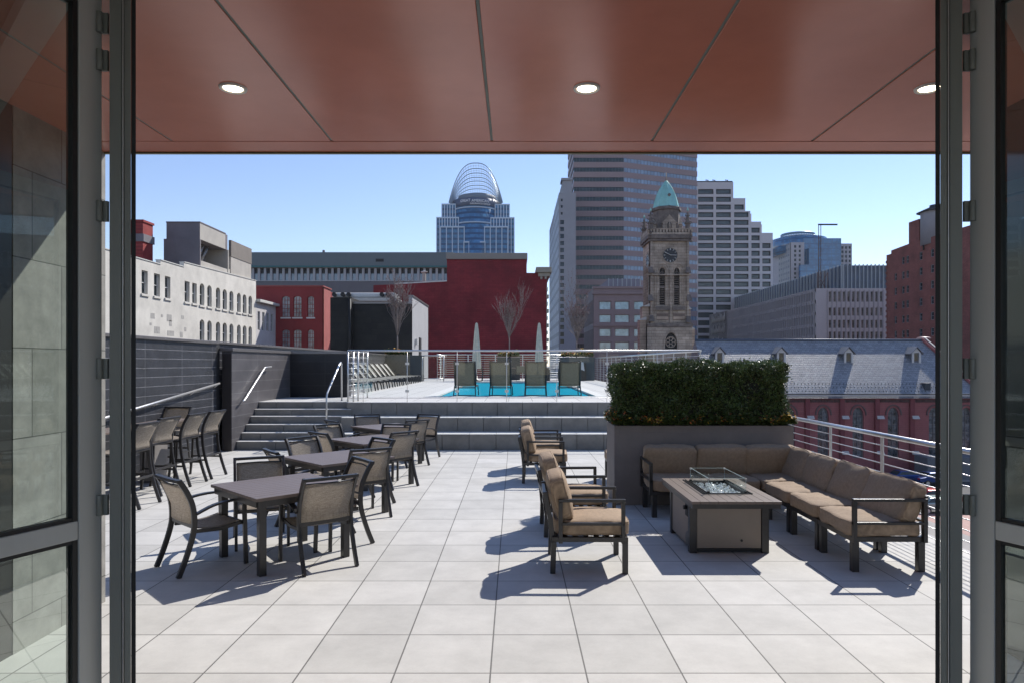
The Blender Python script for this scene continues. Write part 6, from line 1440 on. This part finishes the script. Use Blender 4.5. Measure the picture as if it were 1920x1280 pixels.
wall_mesh(pls_, 25.99, ST, gz(541, YO), ops, .5).build("side_wall", mat("brown_side_stone", (.20, .16, .155), .75, 0, .08, .2, world=True), t)
for o in ops: window(t, pls_, o, .45, M_win)
x0, x1, x2 = gx(1122, YO), gx(1144, YO), gx(1204, YO)
mb = MB(); mb.add([(x0,YO+3,gz(538,YO)),(x1,YO+3,gz(538,YO)),(x2,YO+3,gz(538,YO)),(x2,YO+3,gz(520.5,YO)),(x1,YO+3,gz(520.5,YO)),(x0,YO+18,gz(538,YO)),(x2,YO+18,gz(538,YO)),(x2,YO+18,gz(520.5,YO)),(x1,YO+18,gz(520.5,YO))], [(0,2,3,4),(0,4,8,5),(4,3,7,8),(5,8,7,6),(2,6,7,3)]); mb.build("penthouse", mat("mauve_metal_panels", (.17,.165,.21), .4, .2, .08, .4, world=True), t)
mb = MB()
for k in range(8): x = x1+(x2-x1)*k/7; mb.box(x-.12, x+.12, YO+2.8, YO+2.99, gz(538,YO), gz(520,YO))
mb.build("penthouse_ribs", mat("pale_steel_fin", (.38,.41,.43), .5, .2), t)
# brick warehouse on the right with its water tank
XW = 89.0
def wy(p): return XW*F/(p-HX)
t = thing("brick_warehouse", "tall red-brown brick building at the right edge with rows of small windows", "building", (XW, 140, ST))
M_wb = brick("old_red_brown_brick", (.25, .08, .063), (.31, .10, .078), (.13, .06, .05), .6, .2, .02, 'yz', off=.5, rough=.85, bump=.2, stain=.35, sscale=.3)
Y0_ = wy(1662); P_ = Plane((XW, Y0_), (0, -1)); L_ = Y0_-112; ops = []
for (a_, b_) in ((1677, 1681.5), (1691, 1696), (1699, 1704), (1723.5, 1729.5), (1745, 1751), (1765, 1772)):
    u0, u1 = Y0_-wy(a_), Y0_-wy(b_)
    for r in range(7):
        zt_ = 26.4-3.35*r
        if a_ < 1690 and r == 0: continue
        ops.append((u0, u1, zt_-1.7, zt_))
wall_mesh(P_, L_, ST, 27.9, ops, .3, thick=.7).build("wall", M_wb, t)
for o in ops: window(t, P_, o, .25, M_win, mat("grey_sash", (.25,.25,.26), .7), .10, 1, 2)
y1_, y2_ = wy(1671), wy(1704); mb = MB()
mb.add([(XW,Y0_-2,27.905),(XW,y1_,28.7),(XW,y2_,29.0),(XW,112,29.0),(XW,112,27.905),(XW+.6,Y0_-2,27.905),(XW+.6,y1_,28.7),(XW+.6,y2_,29.0),(XW+.6,112,29.0),(XW+.6,112,27.905)], [(0,4,3,2,1),(5,6,7,8,9),(0,1,6,5),(1,2,7,6),(2,3,8,7)]); mb.build("parapet", M_wb, t)
MB().box(XW-.01, XW+9, wy(1723), wy(1704), 29.01, 33.8).build("stair_tower", M_wb, t); MB().box(XW+.75, XW+40, 112, Y0_, ST, 27.6).build("core", M_wb, t)
mb = MB()
for k in range(26): z = 26.5-k*1.3; mb.box(XW-.12, XW+.4, Y0_-.5, Y0_+.15, z-.55, z)
mb.build("corner_quoins", M_wb, t)
MB().box(XW+.4, XW+5, wy(1733), wy(1723.5), 29.02, 33.3).build("tank_room", mat("grey_concrete", (.28,.27,.26), .8), t)
yk = 146.0; t2 = thing("water_tank", "grey cylindrical rooftop water tank with a dark conical cap, half hidden by the door frame", "water tank", (91.2, yk, 27.6))
MB().lathe([(2.9,0),(2.9,7.0),(2.9,7.05)], (91.2, yk, 27.7), 28).build("tank", mat("grey_tank_paint", (.30,.295,.32), .6, 0, .05, .5, world=True), t2)
MB().lathe([(3.7,0),(1.2,1.1),(1.2,1.5),(0,1.7)], (91.2, yk, 34.76), 28).build("cap", mat("dark_tank_roof", (.03,.035,.04), .6), t2)
mb = MB()
for a_ in range(6): mb.tube([(91.2+2.5*math.cos(a_), yk+2.5*math.sin(a_), 26.6), (91.2+2.5*math.cos(a_), yk+2.5*math.sin(a_), 27.69)], .15, 5)
mb.build("support_frame", M_black, t2)
# glass tower with the tiara
YA = 500.0
def ax(p): return gx(p, YA)
def az(p): return gz(p, YA)
t = thing("tiara_tower", "distant blue glass skyscraper crowned by an open steel lattice arch, with a name sign", "skyscraper", (ax(891), YA, ST))
M_ag = grid_glass("deep_blue_curtain", (.05, .18, .34), (.02, .08, .18), 3.9, .42, .05, 1.6, (.04, .13, .24), rough=.25, spec=.35)
M_af = mat("pale_blue_mullion", (.52, .62, .72), .5, .1)
for (a_, b_, top, dy, n) in ((827, 852.5, 380, 6, 5), (928, 955, 380.5, 6, 5), (818, 859, 407, 3, 8), (920, 964, 407.5, 3, 8), (826, 870.5, 426, 0, 4), (908.5, 952, 426, 0, 4), (869.8, 879.5, 454.5, -.5, 1), (899, 909.5, 454.5, -.5, 1)):
    MB().box(ax(a_)+.1, ax(b_)-.1, YA+dy, YA+40, ST, az(top)-.3).build("wing", M_ag, t); mb = MB()
    for k in range(n+1): x = ax(a_)+(ax(b_)-ax(a_))*k/n; mb.box(x-.32, x+.32, YA+dy-.5, YA+dy-.01, az(480), az(top)-.45)
    mb.box(ax(a_)-.3, ax(b_)+.3, YA+dy-.52, YA+dy+6, az(top)-.44, az(top)+.45); mb.build("mullions", M_af, t)
cA = ax(890); RA = 17.5
MB().lathe([(RA,0),(RA,az(386)-ST)], (cA, YA+16, ST), 48).build("drum", M_ag, t)
for y in (389, 417): MB().lathe([(RA+.3,0),(RA+.3,.9)], (cA, YA+16, az(y)-.45), 48).build("ring_band", M_af, t)
MB().lathe([(RA+.4,0),(RA+.4,az(371)-az(386))], (cA, YA+16, az(386)), 48).build("sign_band", mat("slate_blue_band", (.07,.10,.17), .4, .1, .05, .1, world=True), t)
MB().lathe([(RA-3,0),(RA-3,4.2)], (cA+1, YA+17, az(371)), 40).build("plant_room", mat("grey_blue_plant", (.17,.21,.26), .6), t)
def bent(txt, size, zc, xoff, nm, col):
    mb = text_mb(txt, size, .12); R_ = RA+.75
    mb.v = [(cA+R_*math.sin((v[0]+xoff)/R_), YA+16-R_*math.cos((v[0]+xoff)/R_)-v[2]*1.0, zc+v[1]) for v in mb.v]; mb.build(nm, col, t)
M_let = mat("white_sign_letter", (.95,.95,.95), .4, 0, .01)
bent("GREAT", 2.75, az(379.2), -7.4, "sign_letters", M_let); bent("AMERICAN", 2.75, az(379.9), 4.6, "sign_letters", M_let); bent("INSURANCE GROUP", 1.75, az(384.6), 4.5, "sign_letters", M_let)
mb = MB(); rb = MB(); W0 = (ax(942.5)-ax(840.5))/2; cT = ax(891.5); zb = az(378); H0 = az(303)-zb; hts = [1, .93, .85, .765, .69, .60, .52, .43, .34, .25]; rows = []
for i, h in enumerate(hts):
    th = math.acos(min(1, h)) if i else 0; wv = W0*(1-.012*i); row = []
    for k in range(33):
        a_ = math.pi*k/32; u = wv*math.cos(a_); v = H0*(1-abs(math.cos(a_))**2.7); row.append(Vector((cT+u, YA+4+v*math.sin(th)*.6+i*.8, zb+v*h)))
    rows.append(row); mb.tube(row, .34 if i < 9 else .26, 5)
for k in range(1, 32):
    rb.tube([r[k] for r in rows], .13, 4)
for i in range(len(rows)-1):
    rb.tube([(rows[i][k]+rows[i+1][k])/2 for k in range(33)], .10, 4)
mb.build("tiara_arch", mat("tiara_steel", (.30,.38,.46), .35, .4), t); rb.build("tiara_lattice", mat("tiara_lattice_steel", (.50,.55,.60), .3, .5), t)

# ------------------------------------------------------------------ thin city haze
hm = bpy.data.materials.new("city_haze"); hm.use_nodes = True; n = hm.node_tree; n.nodes.remove(n.nodes["Principled BSDF"])
pv = n.nodes.new("ShaderNodeVolumePrincipled"); pv.inputs["Color"].default_value = (.86, .91, 1.0, 1); pv.inputs["Density"].default_value = 0.00009; pv.inputs["Anisotropy"].default_value = 0.1
n.links.new(pv.outputs[0], n.nodes["Material Output"].inputs["Volume"])
tag(MB().box(-2600, 2600, -900, 4100, ST-3.0, 128).build("haze", hm), kind="stuff")
